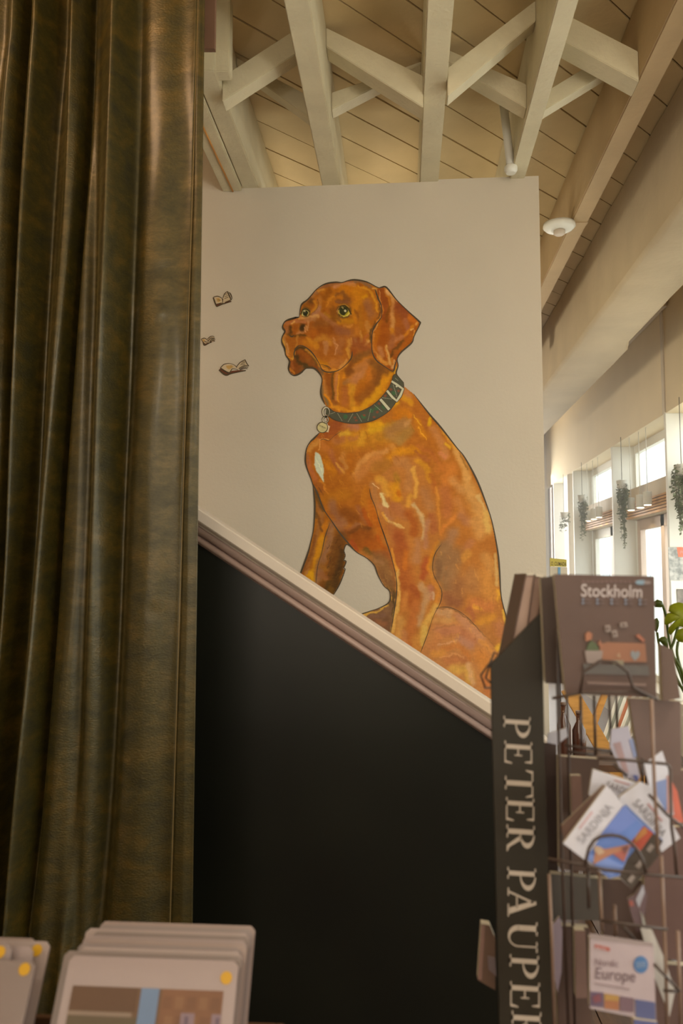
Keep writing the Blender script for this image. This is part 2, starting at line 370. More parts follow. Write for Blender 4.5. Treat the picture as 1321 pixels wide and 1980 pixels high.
# ------------------------------------------------------------------ staircase side: dark panel with white moulded cap
YP = 2.86
def rl(x): return 981 + (x-384)*.6625
P0, P1 = at(250, rl(250), YP), at(1062, rl(1062), YP)
d = (P1-P0).normalized(); dn = Vector((0, 1, 0)).cross(d).normalized()
if dn.z > 0: dn = -dn
st = thing('staircase_side', 'dark green-black stair panel below a sloping white moulded cap rail', 'staircase', (P0.x, YP, 0))
part(MB().prism([(P0.x, YP, 0), (P1.x, YP, 0), P1+dn*.1, P0+dn*.1], (0, .06, 0)), 'panel', M_panel, st)
def prof(pr, name, m):
    a = [P0 + dn*s_ + Vector((0, -t_, 0)) for s_, t_ in pr]; b = [P1 + dn*s_ + Vector((0, -t_, 0)) for s_, t_ in pr]
    mb = MB(); k = len(a); mb.v = a+b; mb.f = [tuple(range(k)), tuple(range(2*k-1, k-1, -1))]+[(i, k+i, k+(i+1) % k, (i+1) % k) for i in range(k)]; mb.sm = [False]*2+[k > 9]*k
    for i in (2, 3): pass
    o = part(mb, name, m, st)
    return o
c_ = .83*2.86/3.5
o = prof([(0, -.08), (0, .05), (.004, .054), (.05*c_, .054), (.056*c_, .05), (.069*c_, .034), (.075*c_, .03), (.075*c_, -.08)], 'cap_rail', M_rail)
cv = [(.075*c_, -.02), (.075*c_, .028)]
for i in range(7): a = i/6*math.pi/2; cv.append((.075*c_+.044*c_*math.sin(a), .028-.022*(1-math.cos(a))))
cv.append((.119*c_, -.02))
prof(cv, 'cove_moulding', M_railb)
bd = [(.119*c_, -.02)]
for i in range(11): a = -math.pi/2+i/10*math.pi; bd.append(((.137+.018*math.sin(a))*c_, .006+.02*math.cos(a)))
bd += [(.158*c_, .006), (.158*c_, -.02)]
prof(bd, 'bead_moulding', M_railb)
# newel block at the foot of the cap
# ------------------------------------------------------------------ curtain
def curtain():
    NX, NZ = 420, 260; Y0 = 2.45
    xs = np.linspace(-90, 395, NX); v = np.linspace(0, 1, NZ)          # v=0 top
    X, V = np.meshgrid(xs, v); yph = V*1980
    # ridges/valleys: (x at y=0, x at y=990, x at y=1980, width, amplitude toward camera)
    fo = [(-60, -80, -95, 30, .07), (10, -42, -70, 20, .075), (34, 2, -40, 9, -.07), (60, 16, -18, 19, .085), (98, 46, 10, 17, -.075), (132, 96, 44, 19, .08), (158, 116, 62, 8, -.085),
          (184, 150, 96, 24, .035), (186, 176, 168, 15, -.035), (220, 196, 142, 26, .085), (252, 240, 200, 17, -.05), (310, 300, 275, 40, .018), (350, 345, 330, 22, -.008), (395, 385, 372, 16, .012), (226, 200, 139, 9, .016), (64, 18, -16, 7, .014), (128, 93, 48, 7, .016)]
    D = np.zeros_like(X)
    for a, b, c, w, amp in fo:
        t = V
        cx = a*(1-t)*(1-2*t) + b*4*t*(1-t) + c*t*(2*t-1)
        cx = cx + 3*np.sin(t*9+a)
        g = np.exp(-((X-cx)/w)**2)
        D += amp*g*(0.75+.35*np.sin(t*5+b*.1))
    # stitched hem line down the right edge
    hx = 381-31*V; D -= .004*np.exp(-((X-hx)/2.2)**2)
    D += .0015*np.sin(X*.05+V*30)+.002*np.sin(V*17+X*.02)
    # crinkles
    for _ in range(26):
        cx, cy, L, ww, am = rng.uniform(150, 390), rng.uniform(.25, 1), rng.uniform(10, 30), rng.uniform(.003, .007), rng.uniform(-.0035, .0035)
        D += am*np.exp(-((X-cx)/L)**2-((V-cy-(X-cx)*rng.uniform(-2e-4, 2e-4))/ww)**2)
    D *= np.clip((395-X)/18, .15, 1)
    X0 = at(395, 60, Y0).x; sc = Y0/F
    zt = 3.97; zb = .02
    mb = MB(); W_ = []
    # fabric stands vertical: world x from photo column at the curtain's depth
    wx = (X-395)*sc*1.0 + X0 + .0; wz = zt+(zb-zt)*V; 
    # V was mapped on photo rows, remap rows to heights
    rows = np.linspace(0, 1, NZ); hh = zt+(zb-zt)*rows
    yrow = 1116-(hh-1.55)*F/Y0; vv = np.clip(yrow/1980, -.15, 1.3)
    D2 = np.empty_like(D)
    for j in range(NX): D2[:, j] = np.interp(vv, v, D[:, j])
    me = bpy.data.meshes.new('curtain')
    P = np.stack([wx, Y0-D2, np.repeat(hh[:, None], NX, 1)], -1)
    Pb = P.copy(); Pb[..., 1] += .006
    allv = np.concatenate([P.reshape(-1, 3), Pb.reshape(-1, 3)])
    idx = np.arange(NX*NZ).reshape(NZ, NX); f = np.stack([idx[:-1, :-1], idx[:-1, 1:], idx[1:, 1:], idx[1:, :-1]], -1).reshape(-1, 4)
    fb = f[:, ::-1]+NX*NZ; o_ = NX*NZ
    e1 = np.stack([idx[:-1, -1], idx[:-1, -1]+o_, idx[1:, -1]+o_, idx[1:, -1]], -1); e2 = np.stack([idx[:-1, 0], idx[1:, 0], idx[1:, 0]+o_, idx[:-1, 0]+o_], -1)
    e3 = np.stack([idx[0, :-1], idx[0, :-1]+o_, idx[0, 1:]+o_, idx[0, 1:]], -1); e4 = np.stack([idx[-1, :-1], idx[-1, 1:], idx[-1, 1:]+o_, idx[-1, :-1]+o_], -1)
    me.from_pydata(allv.tolist(), [], np.concatenate([f, fb, e1, e2, e3, e4]).tolist()); me.update()
    me.polygons.foreach_set('use_smooth', [True]*len(me.polygons))
    m = bpy.data.materials.new('olive_velvet'); m.use_nodes = True; nt = m.node_tree; b = nt.nodes['Principled BSDF']
    tc = nt.nodes.new('ShaderNodeTexCoord'); mp = nt.nodes.new('ShaderNodeMapping'); mp.inputs['Scale'].default_value = (.8, .8, 1.5)
    n1 = nt.nodes.new('ShaderNodeTexNoise'); n1.inputs['Scale'].default_value = 12; n1.inputs['Detail'].default_value = 9; n1.inputs['Roughness'].default_value = .75; n1.inputs['Distortion'].default_value = .25
    r1 = nt.nodes.new('ShaderNodeValToRGB'); e = r1.color_ramp.elements
    e[0].position = .34; e[0].color = (*lin((18, 17, 1)), 1); e[1].position = .72; e[1].color = (*lin((74, 56, 17)), 1)
    x = r1.color_ramp.elements.new(.5); x.color = (*lin((42, 35, 3)), 1)
    n2 = nt.nodes.new('ShaderNodeTexNoise'); n2.inputs['Scale'].default_value = 160; n2.inputs['Detail'].default_value = 3
    bp = nt.nodes.new('ShaderNodeBump'); bp.inputs['Strength'].default_value = .5; bp.inputs['Distance'].default_value = .003
    r2 = nt.nodes.new('ShaderNodeMapRange'); r2.inputs[1].default_value = .35; r2.inputs[2].default_value = .65; r2.inputs[3].default_value = .62; r2.inputs[4].default_value = .38
    nt.links.new(tc.outputs['Object'], mp.inputs[0]); nt.links.new(mp.outputs[0], n1.inputs[0]); nt.links.new(mp.outputs[0], n2.inputs[0])
    nt.links.new(n1.outputs['Fac'], r1.inputs[0]); nt.links.new(r1.outputs[0], b.inputs['Base Color'])
    nt.links.new(n1.outputs['Fac'], r2.inputs[0]); nt.links.new(r2.outputs[0], b.inputs['Roughness'])
    nt.links.new(n2.outputs['Fac'], bp.inputs['Height']); nt.links.new(bp.outputs[0], b.inputs['Normal'])
    b.inputs['Sheen Weight'].default_value = .16; b.inputs['Sheen Roughness'].default_value = .3; b.inputs['Sheen Tint'].default_value = (.6, .46, .14, 1)
    b.inputs['Specular IOR Level'].default_value = .5; b.inputs['Specular Tint'].default_value = (1, .9, .62, 1)
    b.inputs['Coat Weight'].default_value = .25; b.inputs['Coat Roughness'].default_value = .24; b.inputs['Coat Tint'].default_value = (1, .95, .75, 1)
    me.materials.append(m)
    root = thing('curtain', 'floor-length olive green crushed velvet curtain hanging in folds on the left', 'curtain', (X0-.4, Y0, 0))
    o = bpy.data.objects.new('drape', me); COL.objects.link(o); o.parent = root; setp(o, root.location)
    # stitched hem thread
    pts = []
    for z in np.linspace(zt, zb, 60):
        y = (1116-(z-1.55)*F/Y0)/1980; px = 381-31*y
        pts.append((X0+(px-395)*sc+.0, Y0-.004, z))
    part(MB().tube(pts, .0012, 5), 'hem_stitching', mat('hem_thread', (120, 98, 56), .5), root)
curtain()
t = slab([(389, -60), (417, -60), (415, 94), (389, 94)], 2.62, .02)
tag(t.build('pelmet_board', mat('brown_pelmet', (120, 88, 68), .6), None), 'short brown board beside the top of the curtain', 'board')

# ------------------------------------------------------------------ the mural
CR = {'a': (540, 530, 8.256), 'b': (680, 530, 8.256), 'c': (540, 650, 8.256), 'd': (600, 700, 6.605), 'e': (580, 820, 6.605), 'f': (760, 800, 6.005), 'g': (570, 1000, 6.29), 'h': (740, 1050, 5.081), 'p': (0, 0, 1)}
def cv_(c, pts): x0, y0, s = CR[c]; return [(x0+x/s, y0+y/s) for x, y in pts]
SIL = [(578.8,613),(565,616),(552,621),(547,629),(547.5,635),(551,641),(545.5,652),(545.5,663),(550.3,673),(551.5,680),(553,687.5),(560,698.5),(558,713),(562.4,722.7),(570.3,726),(581,721.5),(589.7,713.6),(595.7,711.8),(607.8,712.4),(617.5,721.5),(623,733.6),(620.5,753),(621.8,766.3),(628.4,782),(632,790),(631,808),(634,825),(617.9,836.7),(607,848),(599.7,854.8),(593,867),(590.6,886.6),(592.9,903.3),(604.2,933.5),(607,951.7),(608.8,980.5),(606.5,1021.4),(601,1048),(595.4,1070),(580.3,1111.3),(565,1150),(600,1180),(635,1172),(643,1153.4),(656.6,1130),(667.5,1101.7),(665,1099),(669.4,1086),(665,1083),(668,1074),(665.4,1063.6),(671.7,1052.5),(690.8,1068.4),(709.9,1079.5),(724.2,1093.8),(730.6,1111.3),(741.7,1132),(753.6,1143.9),(752.8,1163.7),(735.3,1174.9),(715,1182),(695.6,1188.4),(660,1197),(720,1260),(900,1380),(1045,1440),(1010,1290),(991.9,1235),(979,1191.7),(969.3,1152.3),(966.3,1105),(962.5,1065),(951.5,1008),(936.5,963),(920,923),(898,883),(883,865),(853,826.6),(830,800),(800,761.3),(781.7,746.2),(781,740),(766.5,724),(770,707),(768.4,693.5),(777,680),(796.3,663),(801,650),(812,627),(810.2,621),(789,601.5),(767,579.7),(747.8,556),(738,555.4),(731,556),(709,545),(686,541),(672,543),(661,546.4),(649,545.7),(629.6,548.8),(612.7,559),(595.7,578.5),(584.8,587),(581.2,595.4)]
GX0, GY0, GX1, GY1 = 538, 534, 1048, 1442; SS = 1
H_, W_ = (GY1-GY0)*SS, (GX1-GX0)*SS
yy, xx = np.mgrid[0:H_, 0:W_]; xx = xx/SS+GX0; yy = yy/SS+GY0
def noise(sc, seed, sx=1., sy=1.):
    r = np.random.default_rng(seed); h, w = int(H_/sc*sy)+3, int(W_/sc*sx)+3; g = r.uniform(-1, 1, (h, w))
    fy = np.linspace(0, h-1.001, H_); fx = np.linspace(0, w-1.001, W_); iy = fy.astype(int); ix = fx.astype(int); ty = (fy-iy)[:, None]; tx = (fx-ix)[None]
    ty = ty*ty*(3-2*ty); tx = tx*tx*(3-2*tx)
    return (g[iy][:, ix]*(1-ty)*(1-tx)+g[iy+1][:, ix]*ty*(1-tx)+g[iy][:, ix+1]*(1-ty)*tx+g[iy+1][:, ix+1]*ty*tx)
WX = noise(11, 1)*2.4+noise(4, 2)*1.0+noise(2, 5)*.5; WY = noise(11, 3)*2.4+noise(4, 4)*1.2+noise(2, 6)*.5
def inside(poly, X, Y):
    r = np.zeros(X.shape, bool); n = len(poly)
    for i in range(n):
        x1, y1 = poly[i]; x2, y2 = poly[(i+1) % n]
        c = ((y1 > Y) != (y2 > Y))
        with np.errstate(divide='ignore', invalid='ignore'): r ^= c & (X < (x2-x1)*(Y-y1)/(y2-y1+1e-12)+x1)
    return r
img = np.zeros((H_, W_, 3)); tb = np.clip((yy-850)/450, 0, 1)[..., None]
img[:] = np.array((164, 88, 20))*(1-tb)+np.array((170, 102, 52))*tb
def S(c, pts, w, col, al=.84, soft=.75, warp=1.0):
    s = CR[c][2]; P = cv_(c, pts); w = w/s/2; sf = max(w*soft, .5); R = w+sf+4
    x0 = int(max(0, (min(p[0] for p in P)-R-GX0)*SS)); x1 = int(min(W_, (max(p[0] for p in P)+R-GX0)*SS)); y0 = int(max(0, (min(p[1] for p in P)-R-GY0)*SS)); y1 = int(min(H_, (max(p[1] for p in P)+R-GY0)*SS))
    if x1 <= x0 or y1 <= y0: return
    X = xx[y0:y1, x0:x1]+WX[y0:y1, x0:x1]*warp; Y = yy[y0:y1, x0:x1]+WY[y0:y1, x0:x1]*warp; dm = np.full(X.shape, 1e9)
    if len(P) == 1: dm = np.hypot(X-P[0][0], Y-P[0][1])
    for (ax, ay), (bx, by) in zip(P[:-1], P[1:]):
        L = (bx-ax)**2+(by-ay)**2+1e-9; t = np.clip(((X-ax)*(bx-ax)+(Y-ay)*(by-ay))/L, 0, 1)
        dm = np.minimum(dm, np.hypot(X-ax-t*(bx-ax), Y-ay-t*(by-ay)))
    a = np.clip((w+sf-dm)/(2*sf), 0, 1); a = (a*a*(3-2*a)*al)[..., None]
    img[y0:y1, x0:x1] = img[y0:y1, x0:x1]*(1-a)+np.array(col)*a
def Fp(c, pts, col, al=1., blur=1):
    P = cv_(c, pts); m = inside(P, xx+WX*.3, yy+WY*.3).astype(float)
    for _ in range(blur): m = (m+np.roll(m, 1, 0)+np.roll(m, -1, 0)+np.roll(m, 1, 1)+np.roll(m, -1, 1))/5
    m = (m*al)[..., None]; img[:] = img*(1-m)+np.array(col)*m
O=(166,88,10); OL=(190,112,30); YO=(190,122,14); PK=(154,96,72); BR=(122,66,18); DK=(78,50,16); RB=(142,68,26); PL=(196,140,88); CRM=(206,176,128); MV=(128,82,62); INK=(58,44,24)
# --- body first
S('e',[(300,700),(500,1000),(800,1200)],520,(158,82,8)); S('e',[(600,200),(900,150),(1200,100)],260,(186,116,22))
S('e',[(380,60),(470,60)],230,(142,66,24),.95); S('e',[(330,140),(250,180)],70,(150,72,28)); S('e',[(560,30),(720,40)],70,(170,98,56))
S('e',[(520,130),(620,110)],70,(198,142,42)); S('e',[(640,190),(730,170)],60,(172,98,48)); S('e',[(800,120),(780,250)],70,(194,128,30)); S('e',[(900,90),(1050,60),(1200,30)],90,(200,140,20))
S('e',[(1000,170),(1080,150)],80,(168,104,24)); S('e',[(1150,160),(1270,180)],120,(154,102,52)); S('e',[(860,200),(960,330)],60,(170,100,20)); S('e',[(450,220),(540,200)],90,(164,92,48))
S('e',[(110,480),(130,600),(200,700)],70,(168,88,48)); S('e',[(120,340),(180,260),(230,230)],60,(190,122,56)); S('e',[(95,400),(100,520)],30,(150,84,50)); S('e',[(290,250),(330,320)],90,(176,96,36)); S('e',[(255,330),(262,210),(330,190),(360,210)],14,(204,134,70))
S('e',[(400,350),(430,460),(540,600)],80,(158,84,46)); S('e',[(560,380),(590,560)],60,(190,118,52)); S('e',[(330,470),(430,620)],90,(190,110,10)); S('e',[(640,420),(660,620)],100,(164,86,10)); S('e',[(520,430),(600,560)],40,(176,108,48)); S('e',[(470,490),(560,620)],30,(196,130,50))
S('e',[(720,350),(760,430)],60,(176,98,24)); S('e',[(700,640),(760,520),(900,400),(1100,340)],70,(196,126,66)); S('e',[(720,690),(850,560),(1000,440)],120,(182,108,52)); S('e',[(1180,290),(1230,350)],80,(190,118,50)); S('e',[(1150,440),(1280,360)],120,(196,118,16))
S('e',[(960,560),(1080,500),(1230,620),(1300,740)],120,(160,96,32)); S('e',[(1250,450),(1300,560)],110,(164,92,48)); S('e',[(1100,640),(1240,660)],120,(154,94,30)); S('e',[(230,760),(330,900)],80,(146,76,24)); S('e',[(260,720),(340,820)],22,(190,110,30)); S('e',[(300,800),(380,930)],18,(196,112,30)); S('e',[(240,800),(300,920)],14,(110,60,22))
S('e',[(420,720),(600,740)],190,(158,84,12)); S('e',[(330,950),(600,900)],150,(164,92,10)); S('e',[(420,1000),(440,1120),(560,1250)],110,(140,84,58)); S('e',[(560,1110),(700,1190)],150,(116,56,4)); S('e',[(740,1070),(800,1180),(850,1260)],70,(146,78,40)); S('e',[(900,1020),(960,1200),(1060,1400)],110,(174,86,8)); S('e',[(470,1250),(580,1370),(760,1280)],70,(144,84,56)); S('e',[(640,1430),(860,1380)],130,(128,60,4)); S('e',[(820,1100),(900,1300)],60,(160,70,8)); S('e',[(850,850),(820,1000)],100,(176,98,14))
S('e',[(700,1540),(950,1500)],130,(146,66,6)); S('e',[(1000,1450),(1060,1580)],60,(172,76,8))
S('g',[(660,240),(880,280)],190,(138,66,6)); S('g',[(900,330),(1060,380)],120,(160,76,8)); S('g',[(670,180),(800,120),(900,150)],50,(110,56,12)); S('g',[(690,290),(760,400)],40,(150,60,16)); S('g',[(860,400),(1000,470)],60,(98,66,20)); S('g',[(520,110),(610,210)],50,(146,86,48)); S('g',[(1000,440),(1120,450)],100,(146,76,32)); S('g',[(1000,540),(1120,600),(1180,780)],200,(130,84,48)); S('g',[(1040,680),(1180,860)],110,(122,76,42)); S('g',[(980,520),(1080,560)],40,(150,96,60)); S('g',[(1150,860),(1200,900)],50,(110,72,32))
for q in range(14): x=1000+random.uniform(0,180); y=560+random.uniform(0,300); S('g',[(x,y),(x+20,y+50)],10,(158,104,58),.5)
# far leg
Fp('g',[(230,-200),(225,170),(160,440),(60,720),(40,900),(300,1000),(470,980),(545,820),(615,630),(600,400),(645,320),(400,-10),(330,-200)],(150,82,12),1,2)
S('g',[(290,-150),(330,0),(280,200),(220,420),(120,650)],60,(140,82,40)); S('g',[(400,50),(340,200),(290,420)],70,(180,100,10)); S('g',[(330,260),(290,420),(240,650),(200,780)],70,(190,120,10)); S('g',[(180,690),(230,760)],90,(196,132,8)); S('g',[(250,220),(210,420),(110,640),(90,730)],34,(120,64,18)); S('g',[(170,640),(120,740)],26,(160,96,60))
S('g',[(460,90),(420,260),(370,420),(300,640),(280,780)],90,(138,88,64)); S('g',[(560,240),(520,420),(470,650),(380,850)],150,(92,50,10)); S('g',[(590,420),(540,640),(470,900)],90,(66,40,10)); S('g',[(480,260),(440,480),(400,660)],40,(104,58,20)); S('g',[(340,600),(380,620)],70,(140,82,24)); S('g',[(320,700),(370,740)],70,(140,80,44)); S('g',[(420,800),(380,900)],60,(72,46,10)); S('g',[(440,880),(460,940)],60,(104,64,14))
for q in range(26): x=430+random.uniform(-20,130); y=260+random.uniform(0,520); S('g',[(x,y),(x-26,y+34)],9,(112,72,26) if q%2 else (70,40,8),.6)
S('g',[(330,180),(300,60),(240,-100)],26,(110,62,20)); S('e',[(205,860),(240,960),(290,1090)],50,(96,62,24)); S('e',[(190,930),(200,1200)],30,(104,64,26))
# far shoulder paw (bottom middle)
Fp('g',[(790,1185),(1040,1100),(1150,1030),(1155,905),(1240,920),(1215,1150),(1165,1430),(1000,1500),(700,1230)],(118,76,52),1,1)
S('g',[(820,1190),(1000,1140),(1120,1070)],26,(206,148,62)); S('g',[(900,1220),(1080,1180)],50,(122,80,62)); S('g',[(1150,1060),(1200,950)],60,(110,72,40)); S('g',[(1120,1250),(1100,1400)],90,(112,70,44)); S('g',[(1165,940),(1190,1000)],18,(198,134,50)); S('g',[(1215,900),(1200,1200)],26,(84,58,26)); S('g',[(1000,1260),(1100,1300)],50,(134,78,50))
# near leg
Fp('p',cv_('e',[(900,780),(910,920),(1030,1280),(1140,1585)])+cv_('g',[(1110,280),(1180,500),(1240,740),(1240,920),(1210,1150),(1165,1420)])+cv_('h',[(60,930),(250,1180),(370,1085),(440,900),(500,720),(570,580),(580,470),(500,300),(510,100),(580,0)])+cv_('f',[(575,1400),(500,1150),(490,850),(440,700),(300,500),(100,500)]),(170,98,40),.9,4)
S('e',[(920,780),(960,860),(960,1000)],70,(168,104,56)); S('e',[(1000,700),(1090,760),(1110,880)],90,(200,132,46)); S('e',[(1190,800),(1210,920)],110,(196,120,24)); S('e',[(1270,850),(1230,870)],40,(176,84,8)); S('e',[(1050,1050),(1150,1200)],110,(166,100,64)); S('e',[(1200,1060),(1280,1130)],140,(166,92,52)); S('e',[(1020,900),(1080,900)],30,(196,130,70))
S('e',[(1040,900),(1060,980),(1110,1060)],44,CRM); S('e',[(920,770),(1010,820)],12,(212,164,120)); S('e',[(1090,1170),(1150,1260),(1290,1320)],36,(206,160,96)); S('e',[(1050,1120),(1130,1240)],26,(200,130,50)); S('e',[(1170,1340),(1240,1500)],130,(162,88,42))
S('f',[(60,160),(180,190),(90,300)],120,(156,106,50)); S('f',[(30,50),(180,40)],60,(190,100,4)); S('f',[(290,90),(360,260)],70,(184,104,8)); S('f',[(330,30),(400,150)],60,(160,84,28)); S('f',[(440,60),(430,130)],36,(208,150,6)); S('f',[(240,20),(330,150)],12,(206,140,30)); S('f',[(150,60),(250,200)],12,(140,90,20)); S('f',[(300,160),(380,300)],12,(214,140,30)); S('f',[(80,430),(300,420)],80,(194,116,8)); S('f',[(300,380),(430,440),(520,560)],60,(168,88,30)); S('f',[(260,440),(420,540)],36,(160,84,34)); S('f',[(470,180),(560,330),(600,480)],90,(184,112,62)); S('f',[(540,460),(600,500)],50,(186,106,66)); S('f',[(540,130),(650,280),(740,430)],44,(206,138,50)); S('f',[(620,360),(660,390)],36,(204,144,28)); S('f',[(730,450),(840,640),(860,760)],90,(196,134,74)); S('f',[(780,480),(860,640)],20,(148,92,36)); S('f',[(560,620),(680,640),(620,800)],120,(186,102,36)); S('f',[(700,780),(780,880)],100,(184,116,62))
S('f',[(40,560),(150,560),(200,700),(180,860)],90,(172,106,56)); S('f',[(290,540),(410,640),(430,760)],70,(192,122,24)); S('f',[(230,640),(280,800),(260,960)],50,(200,136,56)); S('f',[(40,720),(60,780)],70,(150,96,24)); S('f',[(30,840),(60,980)],90,(194,122,14)); S('f',[(60,900),(80,930)],50,(176,86,4)); S('f',[(200,950),(180,1050)],60,(196,128,44)); S('f',[(440,700),(490,900)],50,(164,84,26)); S('f',[(370,900),(430,1080)],110,(164,100,56)); S('f',[(590,900),(650,1060),(620,1150)],130,(168,90,44)); S('f',[(500,860),(540,1250),(560,1400)],36,(190,114,40)); S('f',[(240,1060),(330,1180),(370,1330),(350,1450)],50,(190,146,104)); S('f',[(60,1100),(130,1200)],90,(164,92,48)); S('f',[(170,1150),(250,1260),(240,1400)],90,(156,74,20)); S('f',[(450,1190),(480,1350)],80,(158,82,40)); S('f',[(20,1280),(110,1330)],24,(206,152,90)); S('f',[(60,1400),(120,1540)],130,(150,68,26)); S('f',[(400,1250),(380,1540)],60,(168,104,72)); S('f',[(560,1380),(660,1240),(740,1180)],50,(190,106,40)); S('f',[(800,1180),(860,1250)],110,(164,98,62)); S('f',[(700,1380),(640,1500)],120,(150,98,68)); S('f',[(880,860),(1000,1100),(1080,1300)],180,(192,130,72)); S('f',[(1080,1150),(1100,1350)],70,(196,144,76)); S('f',[(950,1250),(1000,1400)],120,(190,124,66)); S('f',[(980,950),(1060,1100)],40,(196,146,92)); S('f',[(750,1000),(800,1100)],90,(180,108,54)); S('f',[(900,1480),(860,1560)],90,(170,100,60))
# lower leg
S('h',[(150,100),(220,350),(260,560)],170,(158,76,28)); S('h',[(350,0),(330,180)],80,(168,104,66)); S('h',[(230,90),(220,240)],50,(182,94,26)); S('h',[(430,160),(400,330)],70,(158,68,28)); S('h',[(540,10),(470,140),(460,260)],56,(196,112,20)); S('h',[(470,260),(500,380),(560,470),(530,580)],44,(192,112,38)); S('h',[(470,430),(470,520)],60,(168,96,72)); S('h',[(380,420),(440,500),(400,620),(360,800)],70,(176,124,88)); S('h',[(490,480),(500,540)],30,(190,140,110)); S('h',[(140,260),(160,480),(130,700),(90,880)],34,(206,150,78)); S('h',[(230,500),(200,640)],60,(184,108,48)); S('h',[(320,620),(280,840),(260,1000)],90,(174,92,42)); S('h',[(530,620),(440,780),(360,940)],60,(204,146,70)); S('h',[(180,760),(150,940)],90,(192,128,66)); S('h',[(330,960),(360,1060)],110,(188,116,52)); S('h',[(420,840),(390,1000)],50,(200,150,76)); S('h',[(210,880),(220,1000)],60,(178,106,64)); S('h',[(300,420),(340,520)],60,(150,70,28)); S('h',[(90,60),(130,260)],26,(202,128,44))
# flank shade
S('h',[(600,60),(560,250),(640,420)],150,(134,90,58),.9); S('h',[(700,120),(660,300)],180,(144,96,62)); S('h',[(760,420),(680,560)],180,(146,88,52)); S('h',[(560,200),(540,330)],60,(120,78,50)); S('h',[(840,90),(800,150)],60,(184,116,48)); S('h',[(880,320),(900,420)],160,(166,104,58)); S('h',[(620,520),(740,590)],90,(140,80,48)); S('h',[(1020,300),(1060,520)],150,(190,118,54)); S('h',[(1000,130),(1080,260)],90,(184,118,60)); S('h',[(1110,120),(1130,420)],36,(194,144,88)); S('h',[(900,600),(1050,620)],120,(186,104,54)); S('h',[(960,640),(900,620)],40,(200,130,46)); S('h',[(840,650),(920,760)],50,(160,84,50)); S('h',[(1080,740),(960,780)],90,(194,122,42)); S('h',[(1140,800),(1180,900)],110,(176,104,66)); S('h',[(1230,900),(1180,1010),(1100,1050)],60,(210,150,46)); S('h',[(1180,660),(1250,880)],24,(212,156,60)); S('h',[(980,830),(1080,960)],70,(168,100,50)); S('h',[(1130,480),(1140,560)],40,(208,140,44))
# thigh
Fp('h',[(540,645),(640,632),(760,680),(870,760),(960,880),(1080,1000),(1160,1120),(1120,1600),(840,1420),(370,1090),(450,900)],(180,110,62),.92,4)
S('h',[(560,680),(660,680),(640,740)],80,(184,128,90)); S('h',[(760,720),(860,830),(960,940)],90,(182,116,84)); S('h',[(520,760),(700,760)],50,(188,124,70)); S('h',[(560,860),(760,860),(880,960)],90,(174,102,70)); S('h',[(540,930),(500,1020)],90,(186,110,62)); S('h',[(760,960),(860,1000)],80,(172,110,88)); S('h',[(600,1040),(740,1010),(850,1120)],60,(184,104,50)); S('h',[(500,1080),(600,1090)],60,(194,120,54)); S('h',[(640,1140),(780,1160)],90,(176,100,58)); S('h',[(700,1240),(820,1240),(860,1340)],100,(198,140,66)); S('h',[(840,1180),(890,1380)],50,(200,140,100)); S('h',[(960,1100),(1040,1260)],130,(192,112,50)); S('h',[(1000,1320),(1040,1460)],80,(180,100,56)); S('h',[(1060,1050),(960,960)],40,(196,122,60)); S('h',[(560,1000),(720,960)],20,(196,130,90)); S('h',[(500,850),(620,810),(700,820)],16,(160,96,60),.7); S('h',[(560,1120),(700,1090),(790,1130)],14,(200,130,80),.7)
S('h',[(540,640),(640,630),(760,680),(860,760),(950,860),(1010,920)],14,(140,88,52),.8); S('h',[(1010,920),(1100,1010)],9,(150,92,52),.6)
for q in range(60):
    x=random.uniform(560,1200); y=random.uniform(50,1150); S('h',[(x,y),(x+random.uniform(-15,25),y+random.uniform(20,60))],random.uniform(7,16),(204,134,66) if q%2 else (156,88,44),.35)
for q in range(50):
    x=random.uniform(250,1250); y=random.uniform(100,1300); S('e',[(x,y),(x+random.uniform(10,50),y+random.uniform(30,90))],random.uniform(8,18),(204,130,36) if q%2 else (140,70,14),.3)
# chest white patch
Fp('e',[(205,350),(240,370),(262,400),(290,500),(304,560),(304,750),(270,690),(210,600),(186,520),(190,420)],(186,176,158),1,1)
S('e',[(200,380),(235,480),(290,640)],12,(214,200,172),.6)
# --- neck
Fp('c',[(700,560),(690,700),(670,850),(690,980),(790,1130),(1000,1220),(1320,1220),(1700,900),(1900,600),(1500,300),(1160,350),(1000,540)],(170,92,14),.95,3)
S('c',[(700,620),(720,800),(760,950),(900,1090)],60,(178,108,50)); S('c',[(690,820),(710,980),(770,1100)],40,(112,84,60)); S('c',[(790,600),(800,800),(880,1060)],120,(132,66,14)); S('c',[(860,600),(850,800),(870,1000)],40,(96,58,16)); S('c',[(930,600),(905,800),(930,1000)],50,(180,106,60)); S('c',[(960,620),(930,900),(960,1050)],26,(198,122,22)); S('c',[(1050,860),(1050,1080)],120,(158,82,34)); S('c',[(1130,780),(1150,920)],80,(194,122,24)); S('c',[(1260,980),(1320,900)],150,(150,72,10)); S('c',[(1200,700),(1300,620)],110,(170,92,44)); S('c',[(1180,560),(1110,600)],100,(140,72,12)); S('c',[(850,1130),(1050,1190),(1250,1180)],56,(202,124,22)); S('c',[(740,960),(850,1100)],40,(206,120,14)); S('c',[(1060,560),(1030,660)],50,(200,116,12)); S('c',[(1100,700),(1040,760)],60,(150,92,50))
